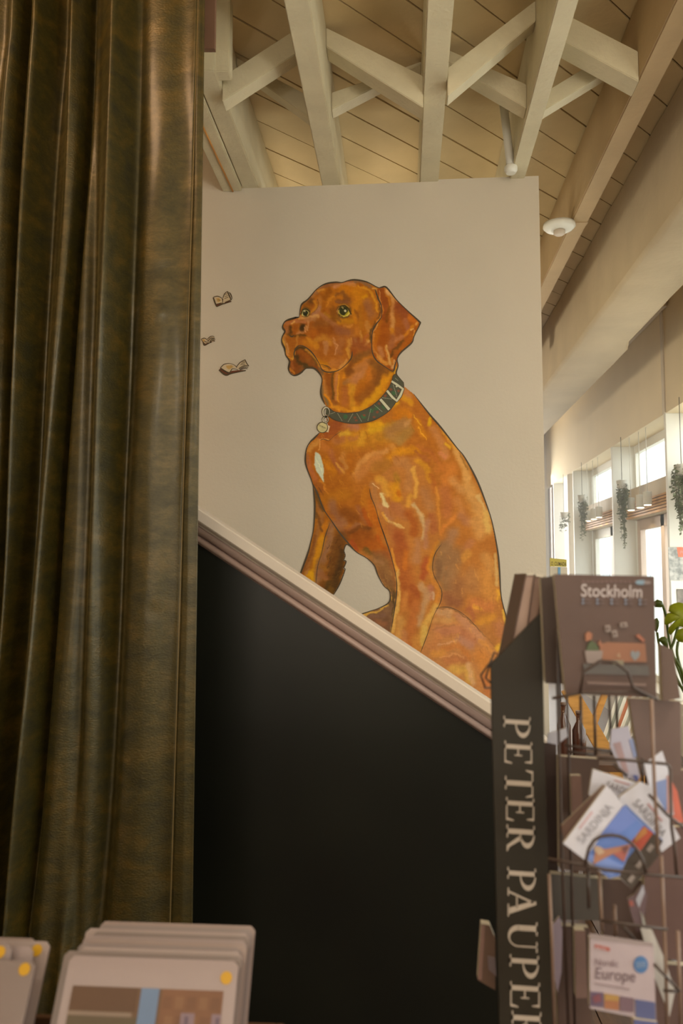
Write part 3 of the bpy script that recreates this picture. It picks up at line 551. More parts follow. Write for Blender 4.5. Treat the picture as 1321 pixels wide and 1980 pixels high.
S('d',[(700,80),(560,230)],120,(176,106,62)); S('d',[(540,300),(540,560)],60,(186,118,26)); S('d',[(620,420),(700,300)],130,(162,84,4)); S('d',[(840,140),(800,330),(650,470)],120,(136,72,16)); S('d',[(900,100),(1020,120)],110,(128,72,18)); S('d',[(930,260),(850,420),(700,560)],90,(198,130,6)); S('d',[(960,200),(940,330)],80,(196,118,8)); S('d',[(560,600),(700,590)],50,(200,128,16)); S('d',[(1040,150),(980,240)],60,(200,124,6)); S('d',[(1100,60),(1080,130)],30,(206,150,40)); S('d',[(760,50),(740,200)],70,(182,96,20)); S('d',[(880,120),(860,260)],80,(118,64,16)); S('d',[(640,620),(480,625)],24,(206,130,30)); S('d',[(500,140),(640,60)],60,(128,70,22))
S('d',[(1200,350),(1260,450)],80,(184,112,66)); S('d',[(1280,520),(1200,460)],70,(196,126,20)); S('d',[(1120,640),(1240,660)],110,(188,104,8)); S('d',[(1060,560),(1120,520)],60,(206,140,10)); S('d',[(600,830),(520,820)],80,(168,98,70)); S('d',[(380,700),(330,800)],110,(140,66,28)); S('d',[(1180,780),(1000,880)],140,(152,98,54)); S('d',[(780,800),(900,790)],80,(206,140,10)); S('d',[(1210,800),(1280,760)],50,(180,120,70))
# --- head
S('a',[(900,350),(1250,420),(1200,800)],560,(164,88,10)); S('a',[(560,800),(900,1000)],620,(150,76,18)); S('a',[(600,300),(700,200),(900,150),(1150,120)],70,(140,80,46)); S('a',[(560,290),(480,400),(420,460)],60,(150,94,60)); S('a',[(700,250),(620,280)],50,(190,118,40)); S('a',[(800,260),(740,380)],90,(134,68,6)); S('a',[(900,200),(1000,160),(1200,170)],60,(188,116,80)); S('a',[(1000,240),(1280,250),(1300,420)],130,(182,100,4)); S('a',[(900,330),(780,440),(740,520)],44,(188,110,24)); S('a',[(650,380),(660,520),(620,620)],70,(168,98,40)); S('a',[(640,540),(560,640)],90,(158,100,76)); S('a',[(720,480),(700,620)],60,(148,76,4)); S('a',[(740,640),(900,700)],70,(162,100,12)); S('a',[(850,560),(880,740)],90,(120,64,10))
S('a',[(910,330),(1020,310),(1100,400),(930,420)],60,(120,66,24)); S('a',[(960,360),(1000,380)],60,(172,92,12)); S('a',[(900,440),(1050,430),(1150,450)],40,(124,70,40)); S('a',[(1140,480),(1250,700)],90,(146,78,20)); S('a',[(960,760),(1150,740)],90,(176,108,8)); S('a',[(930,700),(980,760)],40,(126,72,24)); S('a',[(1050,830),(1160,810)],50,(184,110,40)); S('a',[(1180,580),(1220,760)],60,(182,104,8)); S('a',[(1080,660),(1160,650)],10,(206,140,70))
S('a',[(500,460),(420,520)],100,(126,64,12)); S('a',[(520,400),(500,440)],70,(96,54,18)); S('a',[(560,440),(600,520),(510,600)],40,(182,110,24)); S('a',[(620,400),(625,520),(560,600),(510,640)],8,(110,62,20)); S('a',[(420,500),(480,540)],40,(140,76,10)); S('a',[(390,560),(350,640)],40,(120,70,20))
S('a',[(330,710),(500,680),(620,680)],50,(196,134,80)); S('a',[(640,620),(780,720),(880,820)],80,(158,92,58)); S('a',[(420,740),(560,720)],60,(170,106,66)); S('a',[(620,780),(760,800)],140,(134,74,24)); S('a',[(660,880),(860,900)],130,(136,66,8)); S('a',[(930,900),(1100,930)],130,(138,76,46)); S('a',[(560,900),(540,1000)],90,(160,78,10)); S('a',[(470,850),(460,760)],40,(186,118,72)); S('a',[(600,1060),(720,1000),(800,1100)],90,(178,108,32)); S('a',[(740,1100),(730,1250)],70,(176,106,58)); S('a',[(860,1040),(930,1180),(900,1280)],40,(172,104,62)); S('a',[(480,1040),(600,1160)],70,(190,114,22)); S('a',[(1000,1060),(950,1250)],120,(150,82,38)); S('a',[(1110,1060),(1130,1250)],70,(184,118,48)); S('a',[(1150,1030),(1155,1120)],30,(200,136,70))
S('a',[(120,780),(250,750),(400,780)],60,(170,96,60)); S('a',[(110,850),(130,930)],60,(150,84,48)); S('a',[(200,790),(230,760)],34,(206,144,78)); S('a',[(270,850),(230,960)],80,(140,68,12)); S('a',[(400,920),(300,950)],50,(176,106,62)); S('a',[(420,850),(460,880)],36,(190,124,76)); S('a',[(165,850),(175,930)],58,(80,44,10),.95); S('a',[(375,840),(370,885)],70,(74,42,10),.95); S('a',[(365,865)],60,(60,36,8),.9); S('a',[(405,870),(440,915)],16,(200,130,90)); S('a',[(150,960),(240,1000),(330,990),(420,980)],50,(96,58,14)); S('a',[(100,1000),(90,1100)],50,(176,112,60)); S('a',[(170,1040),(240,1180)],120,(150,78,18)); S('a',[(300,1000),(270,1150)],30,(176,106,40)); S('a',[(400,1080),(520,1130)],60,(176,98,14)); S('a',[(130,1100),(150,1280)],40,(186,120,70)); S('a',[(60,1060),(80,1160),(110,1250)],24,(194,138,58))
Fp('c',[(245,370),(240,260),(290,175),(370,160),(480,225),(560,315),(640,450),(700,570),(640,590),(560,520),(460,512),(410,525),(340,590),(250,625),(185,600),(155,520),(165,400)],(122,60,14),1,1)
S('c',[(280,200),(400,180),(520,300),(600,430)],50,(72,50,18)); S('c',[(330,270),(450,330)],90,(146,74,16)); S('c',[(450,400),(560,440)],60,(126,66,20)); S('c',[(270,330),(340,440),(420,480)],60,(70,48,18)); S('c',[(380,500),(520,500)],40,(74,54,26)); S('c',[(200,420),(230,520)],60,(150,76,30)); S('c',[(180,520),(230,590)],30,(184,104,30)); S('c',[(320,560),(360,500)],40,(120,68,30)); S('c',[(640,500),(690,620)],50,(118,80,50))
S('c',[(250,230),(215,370),(150,340)],22,(196,128,44)); S('c',[(430,200),(560,340),(660,460),(800,560),(950,540),(1100,440)],46,(196,122,40)); S('c',[(650,400),(780,480)],70,(182,108,6)); S('c',[(830,440),(980,420)],120,(172,98,44)); S('c',[(700,480),(820,520)],8,(110,60,20)); S('c',[(740,100),(740,260)],60,(176,108,64)); S('c',[(1100,200),(1140,330)],50,(188,120,40)); S('c',[(1080,380),(960,500)],40,(196,128,66)); S('c',[(1250,300),(1180,420),(1080,560)],90,(126,66,16)); S('c',[(1240,60),(1200,250)],90,(138,64,16)); S('c',[(880,100),(940,140),(880,300)],16,(186,118,76))
# right cheek (b)
S('b',[(60,300),(180,330),(60,500)],140,(184,106,8)); S('b',[(200,380),(240,360)],60,(196,124,4)); S('b',[(120,180),(280,260),(370,400),(410,600)],40,(196,124,24)); S('b',[(330,220),(400,240),(420,330)],30,(200,142,76)); S('b',[(60,120),(200,140),(280,190)],50,(134,90,66)); S('b',[(170,190),(130,160)],30,(150,72,14)); S('b',[(250,470),(310,650)],130,(146,84,50)); S('b',[(130,560),(160,850)],70,(166,94,14)); S('b',[(60,560),(110,700)],30,(140,76,14)); S('b',[(240,760),(270,900)],60,(176,108,46)); S('b',[(130,920),(160,1080)],40,(184,118,50)); S('b',[(210,1140),(270,1070)],36,(206,146,80)); S('b',[(260,960),(200,1080)],40,(166,86,38)); S('b',[(60,1100),(250,1200)],160,(136,66,28)); S('b',[(60,1350),(270,1250)],110,(122,70,24)); S('b',[(300,1100),(310,900),(380,780)],40,(90,58,26)); S('b',[(450,470),(465,620),(420,720)],34,(100,64,28)); S('b',[(380,270),(430,400)],24,(106,66,34)); S('b',[(80,1500),(260,1400)],90,(178,104,50)); S('b',[(330,1420),(480,1500)],120,(116,66,22)); S('b',[(40,980),(70,1080)],60,(150,84,44)); S('b',[(90,880),(70,980)],90,(170,94,24))
# ear
Fp('b',[(400,230),(560,225),(900,590),(1095,780),(1000,990),(960,1100),(800,1240),(690,1500),(640,1545),(520,1470),(400,1380),(330,1250),(320,1050),(340,900),(400,790),(475,680),(480,520),(430,400)],(148,72,12),1,1)
S('b',[(470,270),(520,500),(540,700)],100,(136,62,14)); S('b',[(430,780),(400,1000)],110,(168,86,4)); S('b',[(520,850),(480,1100)],110,(150,70,4)); S('b',[(600,500),(560,760)],50,(120,62,6)); S('b',[(480,440),(500,620),(460,720)],24,(190,104,30)); S('b',[(560,240),(640,380),(665,560),(650,760),(640,900)],66,(192,126,70)); S('b',[(580,260),(730,430)],40,(204,142,90)); S('b',[(640,880),(650,960)],60,(180,104,10)); S('b',[(560,340),(600,500)],30,(176,98,20)); S('b',[(650,1010),(640,1160)],100,(152,84,48)); S('b',[(760,520),(860,640)],190,(134,62,28)); S('b',[(740,880),(760,960)],110,(132,64,24)); S('b',[(860,760),(900,860)],110,(158,86,56)); S('b',[(940,680),(1040,780)],90,(180,88,14)); S('b',[(830,980),(990,840)],50,(190,108,16)); S('b',[(960,1000),(860,1150),(760,1240)],90,(160,78,4)); S('b',[(700,1050),(800,1000)],60,(170,98,60)); S('b',[(820,1060),(680,1240),(620,1340)],50,(96,54,10)); S('b',[(1000,880),(960,900)],24,(212,150,90)); S('b',[(1040,800),(1060,780)],34,(206,140,70)); S('b',[(1010,920),(990,980)],20,(204,134,60)); S('b',[(790,1230),(700,1360)],40,(140,66,8)); S('b',[(350,950),(345,1160),(400,1320)],34,(190,116,50)); S('b',[(560,1150),(570,1280),(610,1440)],50,(202,142,80)); S('b',[(450,1200),(470,1330)],80,(172,102,62)); S('b',[(420,1320),(560,1440)],50,(196,124,50)); S('b',[(640,1480),(690,1390)],34,(206,146,96)); S('b',[(700,1250),(730,1300)],50,(150,76,14)); S('b',[(360,1100),(400,1220)],50,(176,90,10)); S('b',[(340,920),(400,810),(470,700)],14,(206,140,80)); S('b',[(440,260),(460,460),(480,560)],12,(196,128,70)); S('b',[(390,980),(380,1080)],60,(168,86,0)); S('b',[(640,1360),(650,1400)],50,(180,104,30)); S('b',[(520,1160),(550,1340)],16,(186,100,30))
# eyes
S('a',[(1030,590)],235,(86,60,26),.9,.2,.2); S('a',[(960,540),(930,600),(930,640)],26,(190,120,60),.8); S('a',[(930,480),(1030,468),(1110,520)],14,(190,124,40),.8)
Fp('a',[(945,600),(955,540),(985,515),(1050,520),(1100,560),(1130,630),(1090,670),(1040,688),(985,675),(950,640)],(192,160,66),1,0)
S('a',[(1030,590)],142,(44,40,14),1,.15,.1); S('a',[(1060,650),(1100,610)],22,(170,140,30),.8,.4,.2); S('a',[(1055,588)],38,(196,172,142),1,.3,.1); S('a',[(1010,530),(1020,545)],24,(160,130,86),.9,.3,.1)
S('a',[(950,570),(990,510),(1060,510),(1110,560),(1150,640)],18,(52,40,12),1,.3,.2); S('a',[(950,640),(1030,692),(1110,670)],10,(90,60,20),.9,.3,.2)
S('a',[(420,610)],150,(80,58,28),.9,.25,.2)
Fp('a',[(355,625),(375,585),(410,570),(455,585),(475,620),(460,655),(400,672),(365,668)],(186,160,100),1,0)
S('a',[(420,625)],88,(40,36,16),1,.15,.1); S('a',[(408,595),(400,580)],22,(186,160,130),.9,.3,.1); S('a',[(352,640),(370,580),(420,558),(480,590)],16,(50,38,18),1,.3,.2); S('a',[(470,620),(450,660)],12,(200,160,90),.9,.3,.2)
img += (noise(3, 9, .5, 1.2)*5+noise(12, 11)*6)[..., None]*np.array((1, .8, .5))
mask = inside(SIL, xx, yy)

ILL = (1.0, 1.0, 1.0)
def paint_lin(a):
    c = np.clip(a, 0, 255)/255; c = np.where(c <= .04045, c/12.92, ((c+.055)/1.055)**2.4)
    return c*PAINTK
PAINTK = np.array((1.36, 1.60, 1.50))
YM = YW-.0015
mural = thing('dog_mural', 'wall painting of a sitting rust-brown dog with a green collar', 'mural', (at(780, 1000, YW).x, YW, at(780, 1300, YW).z))
def grid_mesh(name, parent, m, mask, Yp, cols):
    # vertices on the wall plane at photo-pixel spacing
    idx = -np.ones(mask.shape, int); mm = mask.copy(); mm[:-1] |= mask[1:]; mm[:, :-1] |= mask[:, 1:]; mm[1:] |= mask[:-1]; mm[:, 1:] |= mask[:, :-1]
    ii = np.argwhere(mm); idx[mm] = np.arange(len(ii))
    px = xx[mm]-660.5; py = yy[mm]-990
    R = np.array(fw)[None]*F+px[:, None]*np.array(rt)[None]-py[:, None]*np.array(up)[None]
    P = np.array(CAM)[None]+R*(Yp/R[:, 1])[:, None]
    q = mask[:-1, :-1] & mask[1:, :-1] & mask[:-1, 1:] & mask[1:, 1:]
    jj = np.argwhere(q); a = idx[jj[:, 0], jj[:, 1]]; b = idx[jj[:, 0]+1, jj[:, 1]]; c = idx[jj[:, 0]+1, jj[:, 1]+1]; d_ = idx[jj[:, 0], jj[:, 1]+1]
    f = np.stack([a, b, c, d_], 1)
    me = bpy.data.meshes.new(name); me.vertices.add(len(P)); me.vertices.foreach_set('co', P.ravel())
    me.loops.add(f.size); me.loops.foreach_set('vertex_index', f.ravel()); me.polygons.add(len(f)); me.polygons.foreach_set('loop_start', np.arange(0, f.size, 4)); 
    me.update(calc_edges=True)
    at_ = me.color_attributes.new('paint', 'FLOAT_COLOR', 'POINT'); c4 = np.ones((len(P), 4)); c4[:, :3] = paint_lin(cols[mm]); at_.data.foreach_set('color', c4.ravel())
    me.materials.append(m); o = bpy.data.objects.new(name, me); COL.objects.link(o); o.parent = parent; setp(o, parent.location); return o
grid_mesh('painted_dog', mural, vmat('mural_paint'), mask, YM, img)
def pm(name, col, rough=.6):   # flat paint colour given as it reads on the lit wall
    m = mat(name, (128, 128, 128), rough, .05, 30); c = paint_lin(np.array(col, float))*np.array((1.16, 1.0, 1.08)); r = m.node_tree.nodes['Color Ramp'].color_ramp
    r.elements[1].color = (*c, 1); r.elements[0].color = (*(c*.86), 1); return m
M_ink = pm('black_ink', (62, 50, 32))
def smooth(P, n=4):
    out = []
    for i in range(len(P)-1):
        p0 = P[max(i-1, 0)]; p1 = P[i]; p2 = P[i+1]; p3 = P[min(i+2, len(P)-1)]
        for k in range(n):
            t = k/n; out.append(tuple(.5*((2*p1[j])+(-p0[j]+p2[j])*t+(2*p0[j]-5*p1[j]+4*p2[j]-p3[j])*t*t+(-p0[j]+3*p1[j]-3*p2[j]+p3[j])*t**3) for j in (0, 1)))
    out.append(P[-1]); return out
def ribbon(mb, P, w, Yp, sm=True, taper=True):
    P = smooth(P) if sm else P; n = len(P); L = []; 
    for i, p in enumerate(P):
        a = P[max(i-1, 0)]; b = P[min(i+1, n-1)]; tx, ty = b[0]-a[0], b[1]-a[1]; l = math.hypot(tx, ty) or 1
        ww = w/2*1.3*(.85+.25*math.sin(i*.45)); 
        if taper: ww *= min(1, .35+i/4, .35+(n-1-i)/4)
        L.append((p[0]-ty/l*ww, p[1]+tx/l*ww, p[0]+ty/l*ww, p[1]-tx/l*ww))
    k = len(mb.v)
    for q in L: mb.v += [at(q[0], q[1], Yp), at(q[2], q[3], Yp)]
    for i in range(n-1): mb.f.append((k+2*i, k+2*i+1, k+2*i+3, k+2*i+2)); mb.sm.append(False)
ink = MB(); YI = YW-.003
i1 = SIL.index((632, 790)); i2 = SIL.index((617.9, 836.7)); i3 = SIL.index((580.3, 1111.3)); i4 = SIL.index((643, 1153.4)); i5 = SIL.index((695.6, 1188.4)); i6 = SIL.index((991.9, 1235)); i7 = SIL.index((781, 740))
ribbon(ink, SIL[i7:]+SIL[:1], 2.3, YI); ribbon(ink, SIL[:i1], 2.6, YI); ribbon(ink, SIL[i2:i3+1]+[(572, 1132)], 2.4, YI); ribbon(ink, SIL[i4:i5+1]+[(675, 1194)], 1.8, YI); ribbon(ink, [(1010, 1290)]+SIL[i6:i7-1], 2.4, YI)
for c, P, w in [('b', [(370,240),(430,400),(480,520),(475,680),(400,790),(340,900),(322,1050),(332,1250),(400,1380),(520,1470),(640,1545),(675,1530),(695,1440),(740,1330)], 1.8),
    ('c', [(245,370),(240,260),(290,165),(370,152),(480,220),(560,310),(640,440),(690,540),(790,575),(940,548),(1060,460),(1150,350),(1165,240)], 1.7),
    ('e', [(160,750),(230,900),(300,1080),(400,1230),(510,1390),(600,1500),(680,1585)], 2.2), ('g', [(430,70),(370,240),(330,430),(280,600),(255,830)], 1.1),
    ('e', [(890,820),(910,930),(960,1050),(1030,1280),(1140,1585)], 1.1), ('g', [(1010,0),(1110,280),(1180,500),(1235,740),(1240,920),(1210,1150),(1165,1420)], 1.5),
    ('h', [(580,10),(510,120),(495,280),(560,420),(583,480),(570,580),(500,720),(440,900),(370,1085)], 1.0), ('h', [(520,640),(640,628),(760,675),(860,755),(950,860)], .8),
    ('a', [(150,960),(200,1000),(240,970)], 1.6), ('c', [(640,450),(780,480),(830,530)], .9), ('e', [(260,210),(300,190),(370,210),(440,150),(530,90)], .8), ('a', [(320,690),(240,700),(150,740)], 2.4)]:
    ribbon(ink, cv_(c, P), w, YI)
part(ink, 'ink_outline', M_ink, mural)
# collar
cp = [(205,600),(240,590),(300,630),(390,650),(480,655),(560,648),(640,630),(710,602),(780,565),(850,510),(900,460),(960,395),(1010,320),(1040,250),(1060,180),(1095,160),(1150,215),(1195,265),(1190,330),(1160,410),(1110,490),(1060,560),(1010,620),(950,670),(880,710),(800,747),(720,770),(640,782),(560,785),(470,778),(400,765),(330,745),(270,715),(230,680),(200,665)]
part(MB().face(pp(cv_('d', cp), YI-.0004)), 'collar', pm('collar_green', (66, 66, 48)), mural)
col = mural.children[-1]
ci = MB(); ribbon(ci, cv_('d', cp[:18]), 1.4, YI-.0016); ribbon(ci, cv_('d', cp[17:]), 1.4, YI-.0016)
L_ = mural.location
def sub(mb, name, m, par):
    o = mb.build(name, m, par); o.matrix_parent_inverse = Matrix.Identity(4); return o
sub(ci, 'collar_edge', M_ink, col)
stc = MB()
for P in [[(350,655),(410,755)],[(545,660),(480,770)],[(595,655),(660,765)],[(775,600),(735,755)],[(815,545),(925,640)],[(250,665),(320,640)],[(920,455),(1050,475)],[(1060,290),(1110,450)],[(1085,205),(1125,240)]]:
    (ax, ay), (bx, by) = P; n_ = 8
    for i in range(n_):
        t0_, t1_ = i/n_, (i+.6)/n_; ribbon(stc, cv_('d', [(ax+(bx-ax)*t0_, ay+(by-ay)*t0_), (ax+(bx-ax)*t1_, ay+(by-ay)*t1_)]), .9, YI-.0012, False, False)
sub(stc, 'collar_stitching', pm('cream_stitch', (150, 146, 122)), col)['kind'] = 'stuff'
sp = MB()
for x, y in [(570,710),(590,745),(880,530),(860,640),(815,705),(1030,350),(1130,370),(690,680),(1145,320),(960,430)]:
    P = [(x+random.uniform(16, 24)*math.cos(a), y+random.uniform(12, 20)*math.sin(a)) for a in np.linspace(0, 5.6, 7)]; sp.face(pp(cv_('d', P), YI-.0008))
sub(sp, 'collar_pattern', pm('collar_rust', (112, 60, 34)), col)['kind'] = 'stuff'
gn = MB()
for x, y in [(950,570),(780,620),(680,700),(1060,400),(850,590),(450,700)]:
    P = [(x+random.uniform(26, 44)*math.cos(a), y+random.uniform(22, 36)*math.sin(a)) for a in np.linspace(0, 5.6, 7)]; gn.face(pp(cv_('d', P), YI-.0006))
sub(gn, 'collar_pattern', pm('collar_bright_green', (52, 84, 50)), col)['kind'] = 'stuff'
bk = MB(); bi = MB()
for m_, w, Yq in ((bi, 5.2, YI-.0018), (bk, 3.4, YI-.0024)):
    ribbon(m_, cv_('d', [(1040,245),(1110,290),(1185,345),(1150,430),(1105,495),(1050,450),(980,365)]), w, Yq, False, False)
    ribbon(m_, cv_('d', [(895,475),(1010,608)]), w+1, Yq, False, False)
    ribbon(m_, cv_('d', [(1100,300),(1110,320)]), w, Yq, False, False)
part(bi, 'buckle_outline', M_ink, mural); part(bk, 'buckle', pm('silver_paint', (176, 172, 146)), mural)
# name tag with rings
tg = MB(); C0 = (623.5, 826.5)
circ = lambda cx, cy, rx, ry, n=28: [(cx+rx*math.cos(a), cy+ry*math.sin(a)) for a in np.linspace(0, 2*math.pi, n, endpoint=False)]
part(MB().face(pp([(634,822),(638.5,824),(635,836),(630,835)], YI-.001)), 'tag_edge', pm('tag_pale', (192, 166, 128)), mural)
tgo = part(MB().face(pp(circ(*C0, 10.4, 10.4), YI-.002)), 'name_tag', pm('tag_cream', (176, 164, 116)), mural)
rg = MB()
def loop(mb, P, w, Yq): P = P+P[:1]; ribbon(mb, P, w, Yq, False, False)
loop(rg, circ(*C0, 10.2, 10.2), 1.2, YI-.003)
loop(rg, circ(630.5, 796.5, 8, 10.5), 1.0, YI-.003); loop(rg, circ(631.5, 797, 5, 7.5), .9, YI-.003); loop(rg, circ(629.5, 811.5, 6.5, 7), .9, YI-.003); loop(rg, circ(630, 811.5, 4, 4.4), .8, YI-.003)
rf = MB(); loop(rf, circ(631, 796.7, 6.5, 9), 2.4, YI-.0026); loop(rf, circ(629.7, 811.5, 5.2, 5.6), 2.2, YI-.0026)
part(rf, 'ring', pm('ring_silver', (178, 168, 146)), mural); part(rg, 'ring_outline', M_ink, mural)
tm = text_mb('DORSEY', (616.4, 823.3), (.90, .43), (.43*.6, -.9), 4.3, YI-.0034)
sub(tm, 'lettering', M_ink, tgo)
# flying books
M_pg = pm('book_page_paint', (172, 154, 126)); M_pg2 = pm('book_print_paint', (166, 132, 76)); M_cov = pm('book_cover_paint', (92, 46, 24))
K = 7.339
def pbook(label, pages, prints, cover, lines):
    w_ = lambda P: [(380+x/K, 540+y/K) for x, y in P]
    c0 = w_(pages[0])[0]; t = thing('painted_book', label, 'painting', at(c0[0], c0[1], YW), 'small open books painted on the wall')
    part(MB().face(pp(w_(cover), YW-.0012)), 'cover', M_cov, t)
    for p in pages: part(MB().face(pp(w_(p), YW-.0018)), 'page', M_pg, t)
    pr = MB()
    for p in prints: pr.face(pp(w_(p), YW-.0022))
    part(pr, 'picture', M_pg2, t)
    l = MB()
    for P, w in lines: ribbon(l, w_(P), w*1.45, YW-.0027, True, False)
    part(l, 'ink_lines', M_ink, t)
pbook('small painted open book nearest the top of the wall beside the curtain', [[(240,255),(300,240),(360,270),(375,335),(350,345),(285,355)], [(375,255),(400,200),(440,172),(475,230),(495,280),(480,300),(420,320),(380,345)]], [[(280,270),(320,262),(345,300),(320,325),(295,318)]],
      [(235,258),(255,262),(290,352),(370,338),(480,305),(500,315),(400,345),(290,392),(272,380)],
      [([(240,255),(300,240),(365,272),(378,300)], .8), ([(375,265),(400,205),(440,172)], .8), ([(440,172),(468,240),(492,290)], 1.2), ([(465,185),(490,220),(503,275),(480,300)], 1.0), ([(238,258),(262,330),(285,388)], 1.4), ([(285,388),(370,350),(400,345),(495,315)], 1.3), ([(365,272),(376,345)], .7), ([(300,290),(340,300)], .5), ([(405,215),(440,205)], .5), ([(400,245),(445,232)], .5), ([(395,275),(450,255)], .5), ([(280,355),(360,335)], .8), ([(400,330),(495,290)], .8)])
pbook('smallest painted open book touching the curtain edge', [[(62,855),(110,835),(150,860),(160,900),(110,918)], [(155,850),(200,812),(245,810),(255,840),(262,870),(200,892),(172,905)]], [[(80,858),(110,850),(125,880),(100,890)]],
      [(80,890),(110,935),(170,905),(260,880),(265,870),(180,895)],
      [([(62,855),(110,835),(155,862),(168,905)], .8), ([(155,850),(200,812),(245,810),(250,830)], .8), ([(165,880),(200,835),(262,840)], .8), ([(185,895),(215,850),(268,855)], .8), ([(195,895),(230,865),(262,880)], .9), ([(95,905),(115,935),(175,908),(215,895)], 1.3), ([(70,862),(120,920)], .7), ([(110,880),(150,895)], .8)])
pbook('largest painted open book, lowest of the books by the curtain', [[(340,1255),(390,1210),(470,1195),(530,1215),(570,1250),(520,1268),(465,1325)], [(565,1245),(620,1180),(690,1140),(715,1190),(742,1230),(700,1235),(600,1280),(575,1280)]], [[(420,1225),(500,1220),(520,1245),(460,1280),(430,1260)]],
      [(320,1285),(340,1262),(460,1330),(500,1300),(590,1290),(705,1290),(690,1300),(480,1345),(412,1358)],
      [([(340,1258),(390,1208),(470,1194),(535,1215),(575,1252)], .8), ([(565,1245),(620,1180),(690,1140)], .8), ([(690,1140),(712,1190),(745,1232)], .9), ([(600,1268),(680,1225),(742,1230)], .8), ([(610,1280),(680,1245),(735,1250)], .8), ([(620,1288),(690,1262),(725,1272)], .8), ([(320,1285),(412,1358),(500,1335),(700,1295)], 1.7), ([(340,1258),(460,1325),(510,1270),(590,1285)], 1.0), ([(345,1272),(450,1335)], .8), ([(640,1180),(690,1160)], .5), ([(630,1200),(690,1180)], .5), ([(620,1215),(690,1205)], .5)])


# ------------------------------------------------------------------ book spinner in the foreground
def flat(name, rgb, rough=.5): return mat(name, rgb, rough, .05, 12, spec=.35)
YR = 1.30
rack = thing('book_rack', 'tall dark wire book spinner with a lettered black side board', 'book rack', (at(1160, 1500, 1.45).x, 1.45, 0))
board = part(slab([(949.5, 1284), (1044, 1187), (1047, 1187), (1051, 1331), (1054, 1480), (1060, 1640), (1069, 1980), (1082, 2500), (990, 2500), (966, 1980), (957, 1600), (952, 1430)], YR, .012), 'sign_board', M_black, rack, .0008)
M_let = flat('cream_lettering', (176, 162, 148))
def arc(cx, cy, rx, ry, a0, a1, n=14): return [(cx+rx*math.cos(math.radians(a0+(a1-a0)*i/n)), cy+ry*math.sin(math.radians(a0+(a1-a0)*i/n))) for i in range(n+1)]
def bowl(cx, cy, ro, ri, h, hi): return arc(cx, cy, ro, h, -90, 90)+arc(cx, cy, ri, hi, 90, -90)
R_ = lambda a, b, c, d: [(a, c), (b, c), (b, d), (a, d)]
GL = {'P': [R_(.14,.32,0,1), R_(0,.46,0,.045), R_(0,.34,.955,1), bowl(.32,.72,.56,.36,.28,.235)],
 'R': [R_(.14,.32,0,1), R_(0,.46,0,.045), R_(0,.34,.955,1), bowl(.32,.735,.50,.31,.265,.22), [(.36,.49),(.52,.53),(.80,.10),(.92,.05),(.98,.0),(.74,0)]],
 'E': [R_(.14,.32,0,1), R_(0,.9,.955,1), [(.80,.955),(.84,.74),(.88,.74),(.9,.955)], R_(.32,.56,.47,.52), R_(.56,.61,.36,.64), R_(0,.92,0,.045), [(.82,.045),(.90,.27),(.95,.27),(.92,.045)]],
 'T': [R_(.41,.59,0,1), R_(.03,.97,.955,1), [(.03,.955),(0,.74),(.04,.74),(.13,.955)], [(.97,.955),(1,.74),(.96,.74),(.87,.955)], R_(.26,.74,0,.045)],
 'A': [[(.10,.03),(.17,.03),(.50,.86),(.46,.96)], [(.42,1),(.54,1),(.92,.03),(.70,.03),(.44,.80)], R_(.24,.68,.30,.345), R_(0,.28,0,.045), R_(.56,1,0,.045)],
 'U': [R_(.12,.30,.32,1), R_(.78,.83,.32,1), arc(.475,.34,.355,.36,180,360)+arc(.54,.34,.24,.29,360,180), R_(0,.44,.955,1), R_(.64,.98,.955,1)]}
for ch, x0, H, y0, L in [('P',974,52,1384,46),('E',976,53,1432,46),('T',977,54,1486,54),('E',979,54,1541,48),('R',980,54,1594,54),('P',981.5,55,1676,50),('A',982,55,1716,56),('U',983.5,56,1780,60),('P',986,56,1845,51),('E',987,57,1897,53),('R',990,57,1954,56)]:
    mb = MB()
    for pl in GL[ch]:
        P = [(x0+u_[1]*H, y0+u_[0]*L+u_[1]*H*.065) for u_ in pl]; mb.face([at(x, y, YR-.0012) for x, y in P])
    o = mb.build('letter', M_let, board); o.matrix_parent_inverse = Matrix.Translation(-Vector(rack.location)) @ Matrix.Identity(4)
    o.matrix_parent_inverse = Matrix.Identity(4)
def wire(pts, Y, r=.0022, m=None, dY=0):
    P = [at(x, y, Y+dY*i/(max(1, len(pts)-1))) for i, (x, y) in enumerate(pts)]
    return part(MB().tube(P, r, 7), 'wire', m or M_wire, rack)
M_wl = flat('lit_wire_grey', (128, 104, 90), .35)  # lit copy of the dark wire, brightness put into the colour
